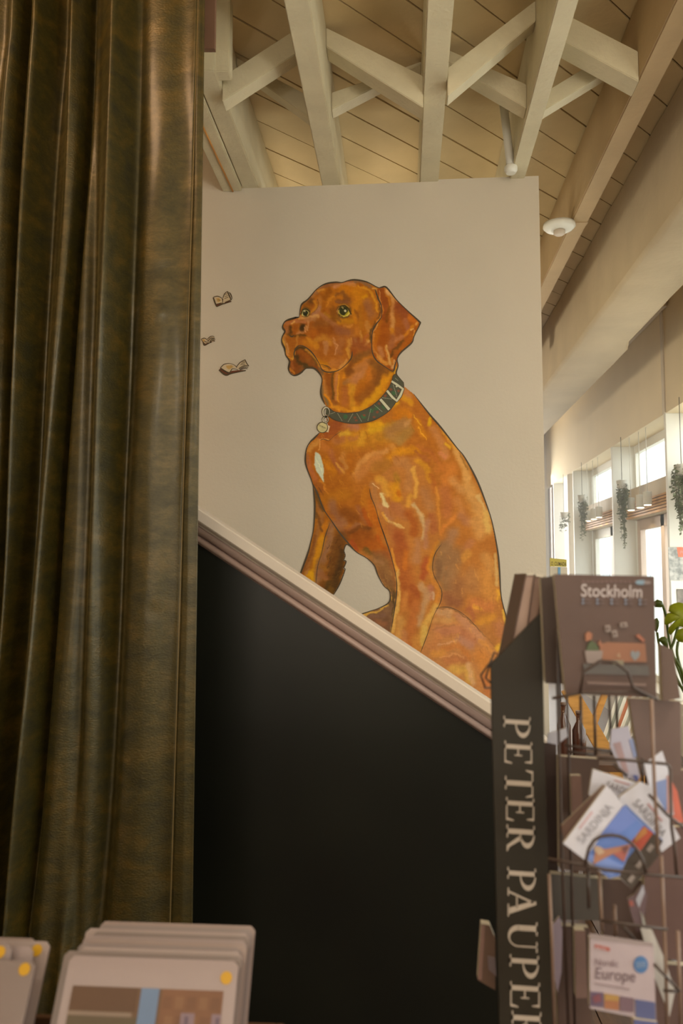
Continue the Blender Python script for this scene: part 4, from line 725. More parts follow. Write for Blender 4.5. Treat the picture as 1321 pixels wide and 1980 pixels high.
for P, Y, m in [([(1076,1215),(1078,1330),(1082,1470),(1087,1660),(1100,1990)],1.27,M_wire), ([(1096,1330),(1100,1460),(1106,1700),(1112,1990)],1.36,M_wire), ([(1123,1345),(1125,1450)],1.30,M_wire), ([(1149,1345),(1152,1460)],1.30,M_wire),
    ([(1178,1345),(1183,1460)],1.36,M_wire), ([(1192,1345),(1194,1412)],1.36,M_wire), ([(1260,1352),(1263,1450),(1267,1540),(1273,1650)],1.16,M_wl), ([(1242,1466),(1243,1520)],1.26,M_wire), ([(1296,1484),(1299,1600),(1305,1640),(1309,1697)],1.16,M_wire),
    ([(1279,1655),(1283,1760),(1287,1850),(1291,1990)],1.17,M_wl), ([(1062,1690),(1068,1830),(1073,1990)],1.27,M_wl), ([(1137,1680),(1139,1756)],1.2,M_wire), ([(1159,1684),(1162,1750),(1165,1800)],1.2,M_wl), ([(1189,1750),(1191,1812)],1.22,M_wl),
    ([(1311,1800),(1317,1990)],1.17,M_wl), ([(1093,1441),(1140,1447),(1181,1452)],1.30,M_wire), ([(1098,1453),(1152,1460)],1.31,M_wire), ([(1157,1466),(1215,1470),(1288,1477),(1296,1484)],1.17,M_wire), ([(1187,1478),(1213,1500)],1.24,M_wire), ([(1255,1536),(1290,1575),(1335,1610)],1.16,M_wire),
    ([(1133,1673),(1134,1660),(1139,1640),(1149,1625),(1160,1618),(1172,1615.5),(1184,1615),(1198,1617),(1210,1622),(1222,1631),(1232,1642),(1242,1660),(1250,1688)],1.135,M_wire), ([(1060,1660),(1133,1673),(1171,1682),(1238,1689),(1335,1698)],1.14,M_wire), ([(1163,1780),(1220,1788),(1291,1797)],1.15,M_wire), ([(1265,1864),(1315,1917)],1.15,M_wire),
    ([(1283,1915),(1312,1917)],1.16,M_wire), ([(1203,1789),(1228,1818)],1.2,M_wire), ([(1260,1348),(1225,1330),(1215,1300),(1190,1280),(1160,1278),(1128,1300),(1122,1340)],1.165,M_wire), ([(1068,1350),(1122,1340),(1225,1338),(1272,1352)],1.17,M_wire)]:
    wire(P, Y, .0022 if m is M_wire else .0024, m)
for P in ([(962.6,1266),(956.5,1261),(949,1279),(930,1306),(939,1331)], [(952,1272),(946.5,1288),(939.5,1311),(949,1320)]): wire(P, 1.32, .0016)
wire([(949, 1330), (936, 1330)], 1.32, .0018, M_wl)
wire([(1022, 1165), (1004, 1168), (1002, 1190)], 1.36, .0018)
RX, RY = at(1282, 1500, 1.53).x, 1.53
part(MB().tube([(RX, RY, .03), (RX, RY, 1.24)], .014, 12), 'pole', M_wire, rack)
part(MB().lathe((RX, RY, 0), [(.24, 0), (.24, .02), (.05, .035)], 32), 'base', M_wire, rack)
for z in (.2, .45):
    part(MB().tube([(RX+.2*math.cos(a), RY+.17*math.sin(a), z) for a in np.linspace(0, 2*math.pi, 24, endpoint=False)], .003, 6, True), 'ring', M_wire, rack)

def book(label, poly, Y, th, cover, group=None, name='book', cat='book', pages=(196, 184, 162), m=None):
    c0 = at(poly[0][0], poly[0][1], Y); t = thing(name, label, cat, c0, group)
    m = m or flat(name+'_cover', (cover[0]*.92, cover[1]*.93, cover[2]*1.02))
    part(slab(poly, Y, .0016), 'cover', m, t)
    cx = sum(p[0] for p in poly)/len(poly); cy = sum(p[1] for p in poly)/len(poly)
    P2 = [(x+(cx-x)*.012, y+(cy-y)*.012) for x, y in poly]
    part(slab(P2, Y+.0016, th), 'pages', flat('paper', pages), t); part(slab(poly, Y+.0016+th, .0016), 'back_cover', m, t)
    return t
def veil_tint(c): c = [v*.78+f*.20 for v, f in zip(c, (104, 90, 86))]; return (c[0]*.97, c[1]*.98, c[2]*1.06)  # mixes print towards hazy brown, the veil put into the colour
def onp(t, name, poly, Y, rgb): return part(slab(poly, Y-.0006-.00006*len(t.children), .0005+.00006*len(t.children)), name, flat(name, veil_tint(rgb)), t)
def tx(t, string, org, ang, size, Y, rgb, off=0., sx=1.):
    a = math.radians(ang); return part(text_mb(string, org, (math.cos(a)*sx, math.sin(a)*sx), (math.sin(a), -math.cos(a)), size, Y-.001-.00006*len(t.children), off), 'lettering', flat('ink', veil_tint(rgb)), t)
# black city guide; lens veil put into its lifted brown cover
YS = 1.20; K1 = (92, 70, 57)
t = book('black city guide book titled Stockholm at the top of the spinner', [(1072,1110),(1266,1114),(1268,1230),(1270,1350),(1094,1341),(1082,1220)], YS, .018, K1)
tx(t, 'Stockholm', (1123, 1153), 1.2, 34.5, YS, (206, 192, 176), .009, .81)
for x in range(1126, 1226, 9): onp(t, 'small_print', [(x,1123),(x+6,1123.3),(x+6,1126),(x,1125.7)], YS, (128, 98, 86))
onp(t, 'badge', [(x, y) for x, y in arc(1240, 1126, 11, 4.5, 0, 345, 14)], YS, (128, 160, 168)); onp(t, 'badge', [(x, y) for x, y in arc(1252, 1126.5, 7, 3.5, 0, 345, 12)], YS, (140, 124, 112))
for r in range(2):
    for c in range(5): 
        x = 1126+c*27.5; y = 1157+r*7+c*.4; onp(t, 'small_print', [(x,y),(x+4,y),(x+4,y+4),(x,y+4)], YS, (128, 140, 150)); onp(t, 'small_print', [(x+6,y+1),(x+16,y+1),(x+16,y+3),(x+6,y+3)], YS, (112, 92, 82))
onp(t, 'foreground_strip', [(1128,1284),(1254,1287),(1256,1306),(1130,1303)], YS, (88, 84, 74)); onp(t, 'pavement_strip', [(1136,1318),(1250,1322),(1250,1327),(1136,1323)], YS, (128, 104, 88))
onp(t, 'bench', [(1160,1246),(1175,1242),(1248,1244),(1251,1280),(1168,1280),(1160,1262)], YS, (150, 96, 62)); onp(t, 'planter', [(1131,1258),(1166,1258),(1163,1283),(1135,1282)], YS, (146, 130, 114)); onp(t, 'bush', [(1134,1258),(1137,1246),(1144,1238),(1154,1245),(1160,1258)], YS, (70, 84, 46))
onp(t, 'figure', [(1133,1240),(1132,1226),(1139,1221),(1146,1226),(1144,1237)], YS, (168, 104, 66)); onp(t, 'figure', [(1230,1230),(1236,1226),(1248,1238),(1244,1242)], YS, (166, 96, 64)); onp(t, 'figure', [(1156,1246),(1160,1238),(1166,1246),(1166,1254)], YS, (160, 100, 66))
for P in ([(1170,1210),(1180,1209),(1181,1221),(1171,1222)], [(1183,1220),(1193,1219),(1195,1231),(1185,1232)], [(1199,1205),(1212,1203),(1214,1212),(1200,1213)]): onp(t, 'picture_frame', P, YS, (164, 148, 130)); onp(t, 'picture', [(a_+(sum(q[0] for q in P)/4-a_)*.45, b_+(sum(q[1] for q in P)/4-b_)*.45) for a_, b_ in P], YS-.0007, (100, 80, 68))
onp(t, 'heart', [(1228,1278),(1220,1268),(1220,1260),(1225,1258),(1229,1262),(1234,1258),(1238,1263),(1236,1270)], YS, (132, 138, 132)); onp(t, 'dish', [(1184,1276),(1206,1277),(1206,1286),(1186,1285)], YS, (138, 128, 96)); onp(t, 'dish', [(1192,1268),(1198,1262),(1200,1272)], YS, (176, 140, 100))
book('dark book standing behind the left edge of the black city guide', [(1046,1118),(1076,1112),(1092,1323),(1055,1321)], 1.27, .02, (74, 58, 46))
# leaning books seen by their page edges
for lb, P, c in [('thick pale-edged book leaning farthest left behind the spinner board', [(1017,1109),(1033,1109),(1017,1225),(1001,1320),(975,1320)], (158, 132, 118)), ('dark brown book leaning between two pale-edged books', [(1034,1110),(1051,1114),(1041,1190),(1021,1320),(1003,1320),(1019,1225)], (118, 92, 78)), ('slim pale-edged book leaning nearest the black city guide', [(1052,1114),(1066,1118),(1054,1200),(1040,1320),(1023,1320),(1043,1190)], (176, 160, 142))]:
    t = thing('book', lb, 'book', at(P[0][0], P[0][1], 1.34)); part(slab(P, 1.34, .13), 'pages', flat('page_block', c), t)
    part(slab([P[0], (P[0][0]+2.2, P[0][1]), (P[-1][0]+2.2, P[-1][1]), P[-1]], 1.337, .136), 'cover', flat('cover', (96, 74, 64)), t)
    part(slab([P[0], P[1], (P[1][0], P[1][1]+3), (P[0][0], P[0][1]+3)], 1.337, .136), 'cover_edge', flat('cover_edge', (206, 196, 178)), t)
# dark books filling the other faces of the spinner
for lb, P, Y, c in [('dark brown hardback facing away in the left pocket', [(1080,1462),(1158,1468),(1160,1690),(1082,1680)], 1.36, (84, 64, 50)),
    ('narrow brown book behind the left pocket wires', [(1104,1500),(1124,1500),(1128,1575),(1106,1575)], 1.345, (116, 86, 68)),
    ('dark grey-green book in the lower left pocket', [(1066,1690),(1160,1700),(1166,1780),(1070,1778)], 1.36, (78, 70, 58)),
    ('dark book at the bottom left of the spinner', [(1074,1790),(1140,1795),(1146,2060),(1082,2060)], 1.38, (90, 68, 54)),
    ('black book wedged directly behind the lettered side board', [(1052,1436),(1076,1438),(1086,2060),(1062,2060)], 1.40, (70, 52, 42)),
    ('tall brown book left of the white phrase book', [(1112,1800),(1132,1800),(1136,1930),(1114,1930)], 1.33, (122, 94, 78)),
    ('dark brown book below the black city guide on the right', [(1217,1350),(1316,1356),(1318,1500),(1240,1500)], 1.33, (112, 90, 76)),
    ('dark book at the right edge below the fan of guides', [(1245,1600),(1340,1600),(1345,1860),(1250,1850)], 1.40, (104, 78, 66)),
    ('dark book behind the top of the white phrase book', [(1166,1700),(1250,1704),(1252,1860),(1168,1850)], 1.42, (84, 64, 52)),
    ('dark book behind the guides at the right edge', [(1282,1490),(1345,1490),(1345,1610),(1290,1605)], 1.42, (112, 88, 74)),
    ('dark book at the bottom right of the spinner', [(1225,1860),(1345,1870),(1350,2060),(1230,2060)], 1.44, (100, 76, 64)),
    ('dark book under the fan of guides in the middle', [(1140,1610),(1250,1620),(1250,1705),(1142,1700)], 1.45, (92, 70, 58)),
    ('dark narrow book right of the black city guide', [(1278,1245),(1302,1258),(1316,1350),(1282,1356)], 1.30, (104, 82, 66))]:
    book(lb, P, Y, .018, c)
# island guides fanned out
def w4(P, x0=1060, y0=1480, s=5.061): return [(x0+x/s, y0+y/s) for x, y in P]
WHT = (212, 208, 200)
Y3 = 1.215
t = book('white island guide mostly hidden at the back of the fan', w4([(440,40),(880,178),(700,420),(400,290)]), Y3, .008, WHT)
tx(t, 'SARDINIA', w4([(560,215)])[0], 20, 19, Y3, (120, 112, 106), .004, .8); onp(t, 'subtitle', w4([(650,138),(800,185),(800,196),(650,150)]), Y3, (206, 140, 124))
Y2 = 1.185
t = book('white island guide on the right of the fan with a red and black lower corner', w4([(905,160),(1020,215),(1295,710),(1110,850),(820,1215),(690,1090),(700,310)]), Y2, .008, WHT)
onp(t, 'photo', w4([(760,380),(1125,735),(1090,800),(820,1200),(600,900)]), Y2, (104, 138, 196)); onp(t, 'dark_panel', w4([(1000,640),(1125,740),(1090,800),(1110,850),(820,1215),(700,1090),(760,940)]), Y2-.0006, (72, 62, 48)); onp(t, 'red_panel', w4([(930,590),(1030,660),(905,835),(800,790),(840,650)]), Y2-.0012, (204, 84, 56)); onp(t, 'yellow_mark', w4([(850,680),(960,600),(970,660),(850,760)]), Y2-.0018, (212, 138, 66))
for x, y in ((1000, 805), (893, 965), (815, 1105)): onp(t, 'white_label', w4([(x-42,y+20),(x+5,y-38),(x+42,y-12),(x-2,y+48)]), Y2-.002, (160, 146, 128))
tx(t, 'SARDINIA', w4([(822,372)])[0], 49.5, 23, Y2, (134, 130, 126), .004, .86); onp(t, 'subtitle', w4([(985,370),(1120,540),(1112,552),(976,382)]), Y2, (214, 150, 140))
Y1 = 1.155
t = book('white island guide on the left of the fan with a coastal castle photo', w4([(150,765),(575,195),(740,388),(935,590),(815,745),(760,950),(700,1080),(600,1110)]), Y1, .008, WHT)
onp(t, 'photo', w4([(740,390),(935,592),(815,745),(758,950),(698,1078),(600,1108),(370,905)]), Y1, (98, 134, 200)); onp(t, 'sky', w4([(740,394),(870,530),(640,720),(505,690)]), Y1-.0005, (112, 140, 206)); onp(t, 'sea', w4([(400,870),(560,900),(740,985),(620,1090),(375,915)]), Y1-.0006, (126, 156, 214))
onp(t, 'castle', w4([(440,975),(470,790),(560,820),(720,790),(800,770),(800,800),(750,930),(650,860),(560,905)]), Y1-.0011, (188, 128, 92)); onp(t, 'castle_wall', w4([(460,785),(520,800),(555,850),(500,880),(450,830)]), Y1-.0016, (210, 178, 136)); onp(t, 'castle_roof', w4([(640,870),(770,820),(765,880),(742,945)]), Y1-.0016, (180, 98, 82)); onp(t, 'cliff', w4([(720,810),(785,785),(785,820),(755,870)]), Y1-.002, (120, 74, 70))
tx(t, 'SARDINIA', w4([(335,775)])[0], -49.5, 23, Y1, (164, 162, 160), .006, .92); onp(t, 'subtitle', w4([(300,615),(430,450),(442,460),(312,625)]), Y1, (224, 182, 176)); onp(t, 'small_print', w4([(570,500),(612,450),(622,460),(580,510)]), Y1, (190, 188, 184))
book('brown booklet tucked behind the left guide of the fan', w4([(130,590),(330,400),(545,185),(560,230),(160,745)]), 1.20, .004, (122, 94, 76))
# phrase book
YN = 1.15
t = book('white phrase book titled Nordic Europe in the bottom pocket', [(1141,1815),(1264,1831),(1269,1975),(1141,1950)], YN, .012, (184, 166, 156))
onp(t, 'top_edge', [(1140,1805),(1262,1823),(1264,1831),(1141,1815)], YN, (166, 150, 138))
onp(t, 'logo_plate', arc(1153,1830,3,4,120,250,5)+arc(1176,1836,4,4,-70,70,5), YN, (190, 92, 72)); tx(t, 'Berlitz', (1152,1834.5), 9, 9, YN-.0006, (224, 190, 176), .01, .9)
tx(t, 'Nordic', (1149,1866), 5, 19, YN, (124, 96, 96), 0, .86); tx(t, 'Europe', (1149,1892), 5, 32, YN, (112, 90, 90), .004, .86)
onp(t, 'subtitle', [(1151,1901),(1218,1912),(1218,1914),(1151,1903)], YN, (146, 124, 118)); onp(t, 'blue_badge', arc(1239.5,1865.5,14,16.5,0,345,22), YN, (74, 122, 168))
for k in range(3): onp(t, 'badge_print', [(1230,1862+k*4),(1250,1860+k*4),(1250,1861.2+k*4),(1230,1863.2+k*4)], YN-.0006, (150, 168, 180))
for P, c in ([(1142,1918),(1167,1920),(1167,1948),(1142,1945)], (104, 86, 104)), ([(1169,1922),(1197,1926),(1197,1954),(1169,1950)], (176, 112, 70)), ([(1199,1927),(1226,1931),(1226,1958),(1199,1955)], (120, 94, 98)), ([(1229,1933),(1267,1939),(1268,1974),(1230,1967)], (88, 96, 134)): onp(t, 'picture', P, YN, c)
onp(t, 'sunset', [(1169,1922),(1197,1926),(1197,1936),(1169,1934)], YN-.0006, (190, 146, 72)); onp(t, 'red_house', [(1146,1928),(1160,1922),(1164,1936),(1150,1940)], YN-.0006, (136, 76, 80))
t = book('second white phrase book with a blue cover block just below', [(1226,1972),(1272,1978),(1275,2060),(1228,2060)], 1.14, .01, (96, 98, 132))
# pale booklets and leaflets
t = book('pale blue and pink booklet leaning below the black city guide', [(1183,1410),(1216,1404),(1238,1502),(1232,1512),(1206,1500),(1180,1444)], 1.25, .006, (190, 184, 184)); onp(t, 'pink_band', [(1186,1438),(1200,1434),(1216,1494),(1206,1492)], 1.25, (188, 158, 150)); onp(t, 'blue_band', [(1216,1430),(1224,1428),(1232,1462),(1226,1466)], 1.25, (140, 156, 188)); onp(t, 'blue_foot', [(1224,1498),(1234,1500),(1234,1512),(1228,1508)], 1.249, (90, 104, 160))
t = book('white and blue leaflet standing at the right of the spinner', [(1246,1476),(1262,1466),(1281,1452),(1296,1500),(1304,1575),(1284,1578),(1258,1530)], 1.22, .004, (216, 214, 208)); onp(t, 'blue_picture', [(1269,1512),(1290,1506),(1294,1560),(1282,1576),(1272,1550)], 1.22, (140, 162, 204)); onp(t, 'pink_picture', [(1290,1500),(1296,1500),(1304,1572),(1290,1572)], 1.2195, (214, 166, 150))
book('orange-red tipped booklet at the right edge of the spinner', [(1298,1508),(1310,1530),(1322,1590),(1300,1590),(1290,1572)], 1.235, .004, (206, 110, 84))
book('pale page-edged booklet wedged right of the white phrase book', [(1238,1790),(1262,1800),(1284,1850),(1306,1916),(1295,1966),(1286,1940),(1262,1880)], 1.19, .006, (206, 198, 176))
t = book('shiny black and silver booklet under the fan of guides', [(1214,1738),(1228,1730),(1244,1708),(1252,1730),(1246,1776),(1252,1800),(1232,1802),(1222,1770)], 1.20, .004, (110, 88, 84)); onp(t, 'silver_print', [(1230,1740),(1244,1710),(1247,1726),(1236,1756)], 1.20, (186, 186, 184)); onp(t, 'red_dot', [(1216,1742),(1224,1742),(1226,1752),(1218,1752)], 1.20, (172, 92, 76)); onp(t, 'pale_spine', [(1238,1760),(1246,1776),(1256,1818),(1250,1818)], 1.199, (176, 174, 154))
t = book('small pink-edged book on the left side of the spinner', [(931,1787),(948,1790),(958,1815),(958,1915),(924,1895)], 1.36, .02, (104, 78, 58)); onp(t, 'pink_edge', [(931,1787),(938,1790),(932,1895),(924,1893)], 1.36, (140, 104, 84)); onp(t, 'grey_panel', [(943,1848),(958,1852),(960,1888),(945,1875)], 1.36, (118, 100, 92))
book('crumpled pale booklet showing low in the left pocket', [(1064,1795),(1082,1772),(1088,1800),(1086,1880),(1078,1920),(1068,1860)], 1.30, .006, (142, 126, 126))
book('silver leaflet at the top left of the wire pocket', [(1060,1418),(1096,1408),(1098,1424),(1078,1440),(1058,1436)], 1.34, .004, (186, 182, 176))

# ------------------------------------------------------------------ prints in the browser bin
M_mats = [mat('dimmed_white_mount_card', c, .4, .03, 4, coat=.3) for c in ((138, 120, 116), (116, 100, 94), (146, 128, 122), (126, 110, 106), (138, 118, 110))]; M_mat = mat('dimmed_white_mount_card', (130, 118, 116), .35, .03, 4, coat=.5); M_stk = flat('yellow_sticker', (182, 136, 18), .4)  # white card painted mauve-grey, its dim light put into the colour
dv = Vector((0, -.5, -.866)); nv = Vector((0, -.866, .5))
def art(label, name, L, R, T, Y, hgt=.30, sticker=None, pic=None, grp='mounted prints in the bin', m=M_mat):
    a = at(L, T, Y); b = at(R, T, Y); b.z = a.z
    ux = (b-a); wd = ux.length; ux.normalize()
    t = thing(name, label, 'print', a+dv*hgt, grp)
    def P(u, v, o=0): return a+ux*u+dv*v+nv*o
    r = .006
    c8 = [P(r,0),P(wd-r,0),P(wd,r),P(wd,hgt),P(0,hgt),P(0,r)]
    part(MB().prism(c8, -nv*.0035), 'mount', m, t)
    if sticker:
        q = at(sticker[0], sticker[1], Y); s_ = (q-a); u = s_.dot(ux); v = max(0, -s_.z/.866)
        part(MB().prism([P(u+.0077*math.cos(k), v+.0077*math.sin(k), .0006) for k in np.linspace(0, 2*math.pi, 20, endpoint=False)], nv*.0004), 'price_sticker', M_stk, t)
    if pic: pic(t, P, wd, hgt)
    return t
def sc_pic(t, P, wd, hg):
    x0, x1, y0, y1 = .012, wd-.016, .035, hg-.03
    def q(n, a, b, c, d, col, o):
        col = tuple(v*.86 for v in col); part(MB().face([P(x0+(x1-x0)*a, y0+c, o), P(x0+(x1-x0)*b, y0+c, o), P(x0+(x1-x0)*b, y0+d, o), P(x0+(x1-x0)*a, y0+d, o)]), n, flat(n, col), t)
    q('picture', 0, 1, 0, y1-y0, (112, 82, 58), .0006)
    q('cornice', 0, .44, 0, .028, (98, 68, 46), .0010); q('string_course', 0, .42, .028, .033, (142, 120, 104), .0012); q('facade', 0, .46, .033, .2, (98, 82, 60), .0010)
    for k, c in ((.10, (104, 86, 68)), (.17, (118, 78, 48)), (.28, (84, 72, 48)), (.36, (116, 100, 84))): q('column', k, k+.06, .05, .2, c, .0014)
    q('sky_gap', .46, .58, 0, .115, (112, 132, 164), .0014)
    q('brick_wall', .60, 1, 0, .2, (128, 86, 58), .0010)
    for r_ in range(5):
        for c_2 in range(5): q('brick', .615+c_2*.078+(r_ % 2)*.02, .615+c_2*.078+.055+(r_ % 2)*.02, .008+r_*.022, .022+r_*.022, (136, 96, 66) if (r_+c_2) % 2 else (120, 80, 54), .0013)
    for k in (.74, .96-.02): q('window', k, k+.09 if k < .8 else 1, .026, .085, (140, 116, 124), .0016); q('curtain', k+.03, k+.05, .03, .08, (104, 84, 100), .0019)
    q('awning', .64, .78, .11, .16, (150, 110, 92), .0016)
K0 = 732*1.12; N = 10
fr_lab = ['second', 'third', 'fourth', 'fifth', 'sixth', 'seventh', 'eighth', 'ninth', 'tenth']
for i in range(N):
    f = i/(N-1); T = 1847-66*(f**.9); Yp_ = K0/(T-1116); jl = [0, -16, 6, -2, 10, -4, 6, -12, 6, 4][i]
    L = 136+ 56*f + jl; R = 462+30*f+[0, 4, 0, -5, 3, 0, 2, -3, 0, 2][i]
    Pm = M_mats[i % 5]
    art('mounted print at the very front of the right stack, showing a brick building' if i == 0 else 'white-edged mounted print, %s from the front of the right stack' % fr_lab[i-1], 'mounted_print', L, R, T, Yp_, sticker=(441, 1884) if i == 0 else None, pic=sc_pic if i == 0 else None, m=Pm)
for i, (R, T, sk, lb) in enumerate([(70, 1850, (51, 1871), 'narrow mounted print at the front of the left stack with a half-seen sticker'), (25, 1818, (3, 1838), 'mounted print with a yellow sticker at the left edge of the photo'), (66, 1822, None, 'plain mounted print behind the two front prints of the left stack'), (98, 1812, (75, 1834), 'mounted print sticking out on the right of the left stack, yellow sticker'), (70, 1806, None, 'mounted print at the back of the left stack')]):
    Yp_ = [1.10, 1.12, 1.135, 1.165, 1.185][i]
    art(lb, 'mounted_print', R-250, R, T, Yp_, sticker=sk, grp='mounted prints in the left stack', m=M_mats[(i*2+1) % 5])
zb_ = at(136, 1847, 1.12).z-.30*.866
t = thing('browser_bin', 'low wooden browser bin holding the mounted prints', 'bin', (-.45, 1.1, .74))
x0, x1 = at(-260, 1850, 1.1).x, at(500, 1850, 1.1).x
part(MB().box(x0, x1, .88, 1.24, .74, .755), 'bottom_board', M_woodd, t, .001); part(MB().box(x0, x1, .865, .878, .74, .90), 'front_board', M_woodd, t, .001); part(MB().box(x0, x1, 1.242, 1.254, .74, .90), 'back_board', M_woodd, t, .001)
part(MB().box(x0-.013, x0-.001, .865, 1.254, .74, .90), 'side_board', M_woodd, t, .001); part(MB().box(x1+.001, x1+.013, .865, 1.254, .74, .90), 'side_board', M_woodd, t, .001)
t = thing('display_table', 'wooden table under the print bin at the lower left', 'table', (-.45, 1.05, 0))
part(MB().box(x0-.08, x1+.06, .80, 1.32, .71, .74), 'tabletop', M_woodd, t, .003)
for x in (x0-.04, x1+.02):
    for y in (.84, 1.28): part(MB().box(x-.02, x+.02, y-.02, y+.02, 0, .71), 'leg', M_woodd, t, .002)

# ------------------------------------------------------------------ trailing plants on the window fins
M_leaf = mat('ivy_leaf', (112, 120, 82), .5, .2, 20); M_pot = flat('white_pot', (214, 210, 198))
def trailing(px, pyt, pyb, x, w, label, n):
    p = atX(px, pyt, x); q = atX(px, pyb, x); Lh = p.z-q.z
    t = thing('trailing_plant', label, 'plant', (p.x, p.y, p.z), None)
    part(MB().lathe((p.x, p.y, p.z-.02), [(.035, 0), (.05, .01), (.06, .09), (.055, .09)], 16), 'pot', M_pot, t)
    part(MB().tube([(p.x, p.y, p.z+.07), (p.x, p.y, ZH)], .003, 5), 'hanger', M_wire, t)
    mb = MB(); sm = MB()
    r = random.Random(int(px))
    for k in range(n):
        ln = Lh*(r.random()**1.6*.85+.15 if k else 1); a = r.uniform(0, 6.28); rr = w*(.35+.65*r.random())
        pts = []
        for s_ in range(9):
            f = s_/8; fr = rr*(1-.6*f)*min(1, f*4+.35); pts.append(Vector((p.x+fr*math.cos(a+f*.8), p.y+fr*math.sin(a+f*.8), p.z+.07*(1-f*3 if f < .33 else 0)-ln*f)))
        sm.tube(pts, .0018, 4)
        m_ = int(10+ln*60)
        for l in range(m_):
            f = r.random(); i_ = min(7, int(f*8)); c = pts[i_].lerp(pts[i_+1], f*8-i_)
            d1 = Vector((r.uniform(-1, 1), r.uniform(-1, 1), r.uniform(-.8, .4))).normalized(); d2 = d1.cross(Vector((r.uniform(-1, 1), r.uniform(-1, 1), r.uniform(-1, 1)))).normalized(); s2 = r.uniform(.012, .022)
            mb.face([c, c+d1*s2+d2*s2*.55, c+d1*s2*1.9, c+d1*s2-d2*s2*.55])
    part(mb, 'foliage', M_leaf, t, kind='stuff'); part(sm, 'stems', mat('ivy_stem', (96, 92, 62)), t, kind='stuff')
trailing(1203, 942, 1062, 2.33, .075, 'long trailing ivy hanging in the middle of the shop windows', 26)
trailing(1126, 968, 1046, 2.33, .085, 'shorter trailing ivy to the left of the longest one', 20)
trailing(1091, 1000, 1030, 2.33, .09, 'small trailing plant farthest back by the brown pillar', 10)
trailing(1318, 915, 1030, 2.30, .10, 'trailing plant cut off by the right edge of the photo', 26)

# posters on the nearest fin
yf = FY[0]-.004
t = thing('poster', 'grey patterned poster with an orange-red corner square on the white window pier', 'poster', at(1307, 1120, yf))
part(slab([(1292,1058),(1345,1058),(1345,1122),(1296,1122)], yf-.004, .004), 'print', mat('grey_pattern_print', (196, 194, 188), .6, .2, 26, rgb2=(128, 130, 128)), t)
part(slab([(1309,1058),(1345,1058),(1345,1077),(1312,1077)], yf-.006, .0015), 'red_square', flat('red_square', (232, 118, 84)), t); tx(t, 'POP', (1315,1071), 0, 9, yf-.007, (240, 190, 160), 0, .9)
t = thing('poster', 'dark brown-grey poster below the patterned one on the window pier', 'poster', at(1315, 1212, yf))
part(slab([(1309,1139),(1350,1139),(1350,1214),(1313,1214)], yf-.004, .004), 'print', mat('dark_print', (132, 122, 112), .6, .2, 20), t)
# yellow headed sign on a stand
ys_ = 5.47; a = at(1078, 1100, ys_)
t = thing('display_sign', 'yellow-topped display sign beside the right end of the mural wall', 'sign', (a.x, ys_, 0))
part(slab([(1064,1079),(1096,1082),(1096,1096),(1064,1095)], ys_, .015), 'header', flat('yellow_header', (206, 190, 92)), t); part(slab([(1064,1095.5),(1097,1096.5),(1099,1200),(1064,1200)], ys_, .012), 'panel', flat('cream_panel', (214, 204, 184)), t)
part(slab([(1079,1097),(1084,1097),(1085,1190),(1080,1190)], ys_-.004, .003), 'blue_stripe', flat('blue_stripe', (120, 168, 206)), t)
tx(t, 'O. CUIMADA', (1065.5,1093), 3, 10.5, ys_, (112, 98, 50), .01, .48)
part(MB().tube([(a.x, ys_+.02, .02), (a.x, ys_+.02, 1.5)], .012, 10), 'post', M_wire, t); part(MB().lathe((a.x, ys_+.02, 0), [(.15, 0), (.15, .012), (.02, .02)], 24), 'foot', M_wire, t)

# ------------------------------------------------------------------ monstera by the spinner
M_mon = mat('monstera_leaf', (150, 158, 40), .35, .12, 6); M_mon2 = mat('monstera_leaf_dark', (92, 104, 44), .35, .12, 6)
def setback(m, c):
    b = m.node_tree.nodes['Principled BSDF']; nt = m.node_tree; tr = nt.nodes.new('ShaderNodeBsdfTranslucent'); tr.inputs[0].default_value = (*lin(c), 1); mx = nt.nodes.new('ShaderNodeMixShader'); mx.inputs[0].default_value = .5
    o = [n for n in nt.nodes if n.type == 'OUTPUT_MATERIAL'][0]; nt.links.new(b.outputs[0], mx.inputs[1]); nt.links.new(tr.outputs[0], mx.inputs[2]); nt.links.new(mx.outputs[0], o.inputs[0])
setback(M_mon, (180, 190, 50)); setback(M_mon2, (110, 130, 40))
w6 = lambda P: [(1200+x/6.19, 1040+y/6.19) for x, y in P]
pot = at(1345, 1480, 2.7)
t = thing('monstera', 'bright green split-leaf plant to the right of the black city guide', 'plant', (pot.x, 2.7, 0))
def lf(P, Y, m=M_mon):
    P3 = pp(w6(P), Y); c = sum(P3, Vector())/len(P3); mb = MB(); n = len(P3)
    mb.v = P3+[c+Vector((0, -.02, .004))]+[p+Vector((0, .0012, 0)) for p in P3]+[c+Vector((0, -.0185, .004))]
    mb.f = [(i, (i+1) % n, n) for i in range(n)]+[(n+1+(i+1) % n, n+1+i, 2*n+1) for i in range(n)]+[(i, n+1+i, n+1+(i+1) % n, (i+1) % n) for i in range(n)]; mb.sm = [True]*len(mb.f)
    part(mb, 'leaf', m, t)
lf([(575,880),(590,810),(640,785),(700,770),(780,790),(860,840),(880,900),(800,880),(850,960),(900,1000),(800,980),(840,1060),(870,1140),(780,1080),(720,1060),(690,1066),(600,1166),(572,1130),(578,1075),(688,958),(684,940),(560,1045),(528,1035),(530,970),(560,905),(684,872),(684,858)], 2.62)
lf([(655,1190),(690,1100),(749,1078),(830,1110),(850,1180),(800,1240),(740,1252),(690,1240)], 2.55)
lf([(385,780),(440,735),(500,755),(515,800),(490,835),(420,832)], 2.75, M_mon2); lf([(400,980),(440,955),(466,1000),(462,1060),(436,1135),(405,1100)], 2.8, M_mon2)
lf([(440,1222),(490,1185),(530,1178),(570,1215),(572,1320),(530,1300),(480,1250)], 2.5, M_mon2)
